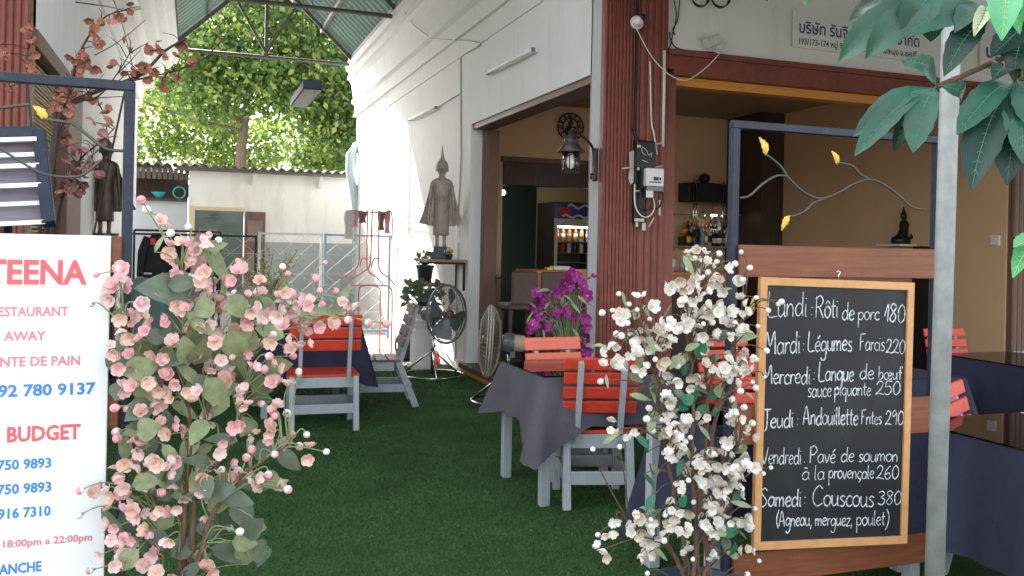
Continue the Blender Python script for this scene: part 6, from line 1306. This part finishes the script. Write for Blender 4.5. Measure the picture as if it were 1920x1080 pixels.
# ---------------------------------------------------------------- yard: clothes rack, red tubing stands, draped box
RYk = 14.6 - 1.2
x0, x1 = aY(252, 432, RYk).x, aY(414, 432, RYk).x; zr = aY(330, 433, RYk).z; zl_ = aY(330, 513, RYk).z
t = thing('clothes_rack', 'black garment rail with white lower bar in the yard', 'clothes rack', ((x0 + x1) / 2, RYk, 0))
b = MB(); b.tube([(x0, RYk, zr), (x1, RYk, zr)], .016, 8); b.build('rail', MT['black'], t)
for x in (x0, x1): b = MB(); b.tube([(x, RYk, 0), (x, RYk, zr)], .016, 8); b.tube([(x, RYk - .25, .02), (x, RYk + .25, .02)], .016, 8); b.build('post', MT['black'], t)
b = MB(); b.tube([(x0 + .1, RYk - .03, zl_), (x1, RYk - .03, zl_)], .014, 8); b.build('lower_bar', MT['white_plastic'], t)
def garment(name, label, cat, u, w, v0, v1, m, sleeves=True, dy=0):
    c = aY(u, v0, RYk + dy); k = (c - C0).dot(FWD) / FPX; z0 = min(aY(u, v0, RYk).z, zr - .02); z1 = aY(u, v1, RYk).z; wd = w * k; rows = []
    t = thing(name, label, cat, (c.x, RYk + dy, z1)); b = MB(); n = 22
    for i in range(9):
        f = i / 8; ww = wd * .5 * (.42 + .58 * min(1, f * 3.2)) * (1 + .05 * f); rows.append([V(c.x + ww * math.cos(a), RYk + dy + (.05 + .012 * math.sin(a * 7 + i)) * math.sin(a), z0 + (z1 - z0) * f) for a in np.linspace(0, 6.283, n + 1)[:-1]])
    b.loft(rows)
    if sleeves:
        for s in (-1, 1): b.tube(spline([V(c.x + s * wd * .36, RYk + dy, z0 - .06), V(c.x + s * wd * .58, RYk + dy - .01, z0 - .3), V(c.x + s * wd * .62, RYk + dy - .02, z0 - .62)], 5), [.06] * 6 + [.05] * 5, 9)
    b.build('cloth', MT[m], t); h = MB(); h.tube(spline([V(c.x, RYk + dy, z0), V(c.x, RYk + dy, zr + .02), V(c.x + .012, RYk + dy, zr + .035), V(c.x + .025, RYk + dy, zr + .02)], 4), .003, 5); h.build('hanger', MT['chrome'], t); return t, c, z0
g_, c, z0 = garment('jacket', 'black jacket with red patch hanging on the garment rail', 'jacket', 296, 46, 437, 525, 'fabric_black')
b = MB(); b.bx((c.x - .06, RYk - .052, z0 - .12), (.07, .01, .09)); b.build('patch', MT['fabric_red'], g_, .004)
garment('shirt', 'dark shirt hanging beside the jacket on the garment rail', 'shirt', 330, 34, 438, 530, 'fabric_black', True, .03)
garment('towel', 'pink towel hanging on the garment rail above the blossoms', 'towel', 374, 26, 436, 518, 'fabric_pink', False, -.04)
garment('shirt', 'white shirt edge hanging right of the pink towel', 'shirt', 390, 14, 437, 480, 'fabric_white', False, .02)
garment('trousers', 'dark trousers at the right end of the garment rail', 'trousers', 402, 22, 440, 545, 'fabric_black', False, .0)
def drying(name, label, u, Yd, flip):
    """stand of bent red tubing: two long hairpin loops that flare into feet"""
    Pp = lambda du, v, dy=0: aY(u + du, v, Yd + dy); t = thing(name, label, 'tubing stand', (aY(u, 500, Yd).x, Yd, 0), 0, 'red tubing stands beside the sunlit wall')
    for dy in (0, .22):
        b = MB(); b.tube(spline([Pp(-46, 522, dy), Pp(-25, 510, dy), Pp(-12, 496, dy), Pp(-10, 460, dy), Pp(-8, 400, dy), Pp(-6, 396, dy)], 5), .011, 7)
        b.tube(spline([Pp(34, 534, dy), Pp(22, 520, dy), Pp(6, 506, dy), Pp(4, 470, dy), Pp(5, 400, dy), Pp(4, 398, dy)], 5), .011, 7); b.tube(spline([Pp(-9, 500, dy), Pp(-6, 487, dy), Pp(0, 484, dy), Pp(4, 490, dy), Pp(4, 502, dy)], 5), .010, 7); b.build('hairpin_tube', MT['red_tube'], t)
    b = MB(); b.tube(spline([Pp(-34, 590), Pp(-33, 548), Pp(-28, 537), Pp(-10, 535), Pp(18, 536), Pp(27, 541), Pp(29, 552), Pp(29, 590)], 5), .012, 7); b.tube([Pp(-46, 522), Pp(-46, 522, .22)], .011, 7); b.tube([Pp(34, 534), Pp(34, 534, .22)], .011, 7); b.build('foot_frame', MT['red_tube'], t)
    b = MB(); f0 = Pp(-33, 590); f1 = Pp(29, 590); b.tube([f0, (f0.x, f0.y, 0)], .012, 7); b.build('leg', MT['red_tube'], t); b = MB(); b.tube([f1, (f1.x, f1.y, 0)], .012, 7); b.build('leg', MT['red_tube'], t)
    for du in (-8, 5): b = MB(); b.tube([Pp(du, 400), Pp(du, 400, .22)], .01, 7); b.build('cross_tube', MT['red_tube'], t)
drying('tubing_stand', 'left stand of bent red tubing hung with pale rags', 684, 11.9, 1)
drying('tubing_stand', 'right stand of bent red tubing next to the sunlit wall', 706, 11.5, -1)
t = thing('rag_rail', 'thin rail with hanging rags between the red tubing stands', 'rail', (2.1, 11.7, 1.9)); b = MB(); b.tube(spline([aY(650, 396, 11.7), aY(668, 395, 11.7), aY(684, 400, 11.7), aY(700, 398, 11.6), aY(718, 399, 11.6), aY(734, 398, 11.5), aY(735, 450, 11.5)], 4), .010, 7); b.build('rail', MT['red_tube'], t)
for u, w, v1, m, lab in ((656, 9, 448, 'fabric_white', 'long cream rag at the left end of the rag rail'), (666, 6, 425, 'fabric_pink', 'pinkish rag second from the left on the rag rail'), (680, 7, 418, 'mauve_slat', 'dark short rag on the rag rail'), (715, 6, 432, 'mauve_slat', 'dark rag on the right half of the rag rail'), (727, 5, 438, 'fabric_pink', 'small pinkish rag near the right end of the rag rail')):
    c = aY(u, 396, 11.68); k = (c - C0).dot(FWD) / FPX; z1 = aY(u, v1, 11.68).z; g = [[V(c.x + (i - 3) / 3 * w * k * (1 + .15 * math.sin(j)), 11.67 + .018 * math.sin(i * 2.1 + j * .4), c.z + (z1 - c.z) * j / 7 - (.01 * math.sin(i * 3) if j == 7 else 0)) for i in range(7)] for j in range(8)]
    b = MB(); b.sheet(g); b.sheet([[p + V(0, .006, 0) for p in reversed(r)] for r in g]); tag(b.build('hanging_rag', MT[m]), lab, 'rag')
# storage boxes under a tarpaulin
xa, xb = aY(246, 528, 8.9).x, aY(392, 528, 8.9).x; zt3 = aY(320, 528, 8.9).z
t = thing('draped_cabinet', 'low cabinet covered with a teal tarpaulin behind the pink blossoms', 'cabinet', ((xa + xb) / 2, 9.2, 0))
b = MB(); b.box((xa + .03, 8.95, .0), (xb - .03, 9.5, zt3 - .02)); b.build('body', MT['dark_wood'], t)
b = MB(); g = []
for j in range(14):
    row = []
    for i in range(26):
        f = i / 25; x = xa + (xb - xa) * f
        if j < 8: y, z = 8.90 - .03 * math.sin(i * 1.1) * (7 - j) / 7, zt3 - .62 * (7 - j) / 7 + .02 * math.sin(i * .7) * (7 - j) / 7
        else: y, z = 8.90 + (j - 7) * .1, zt3 + .018 * math.sin(i * .8 + j)
        row.append(V(x, y, z))
    g.append(row)
b.sheet(g); b.build('tarpaulin', MT['teal_cloth'], t)
# louvred menu case on the left
t = thing('louvre_case', 'slate framed case with white horizontal louvres above the banner', 'louvre case', aY(20, 600, 4.6))
TLc, TRc, BRc, BLc = aY(-70, 252, 4.75), aY(74, 248, 4.75), aY(92, 421, 4.48), aY(-70, 429, 4.48)
LP = lambda s, f: (TLc * (1 - s) + TRc * s) * (1 - f) + (BLc * (1 - s) + BRc * s) * f
b = MB(); b.bar(TRc, BRc, .055, .05, up=(0, 1, 0)); b.bar(TLc, BLc, .055, .05, up=(0, 1, 0)); b.build('stile', MT['slate_metal'], t, .004)
b = MB(); b.bar(LP(.02, .0), LP(.97, .0), .06, .03, up=(0, 1, 0)); b.build('top_rail', MT['slate_metal'], t)
for f, h, mk in ((.08, .068, 'sign_white'), (.245, .012, 'white_plastic'), (.37, .05, 'sign_white'), (.58, .05, 'sign_white'), (.77, .012, 'white_plastic'), (.97, .045, 'sign_white')):
    b = MB(); b.bar(LP(.02, f), LP(.965, f), .02, h, up=(0, 1, .0)); b.build('louvre', MT[mk], t)
b = MB(); vs = [LP(.02, .02) + V(0, .05, 0), LP(.97, .02) + V(0, .05, 0), LP(.97, .98) + V(0, .05, 0), LP(.02, .98) + V(0, .05, 0)]; b.prism(vs, (0, 0, 0), (0, .012, 0)); b.build('back_panel', mat('mauve grey back', (.19, .165, .20), .6, .2, 5, stretch=(1, 1, 16)), t)
for x in (TLc.x + .05, TRc.x - .1): b = MB(); b.tube([(x, 4.58, .004), (x, 4.6, 1.6)], .02, 8); b.build('leg', MT['slate_metal'], t)
# wires under the left cornice
for lab, pts in (('dark rod crossing under the left cornice', [(142, 4), (200, 12), (250, 19), (300, 5), (330, -10)]), ('wire running along the left white wall', [(178, 103), (240, 65), (312, 2)]), ('thin wire dropping down the left white wall', [(213, 0), (232, 55), (250, 130)])):
    wire('wire', lab, [aX(u, v, -.93) if u < 200 else aX(u, v, -.75 if u < 260 else -.62) for u, v in pts], .006, 'wire_grey')
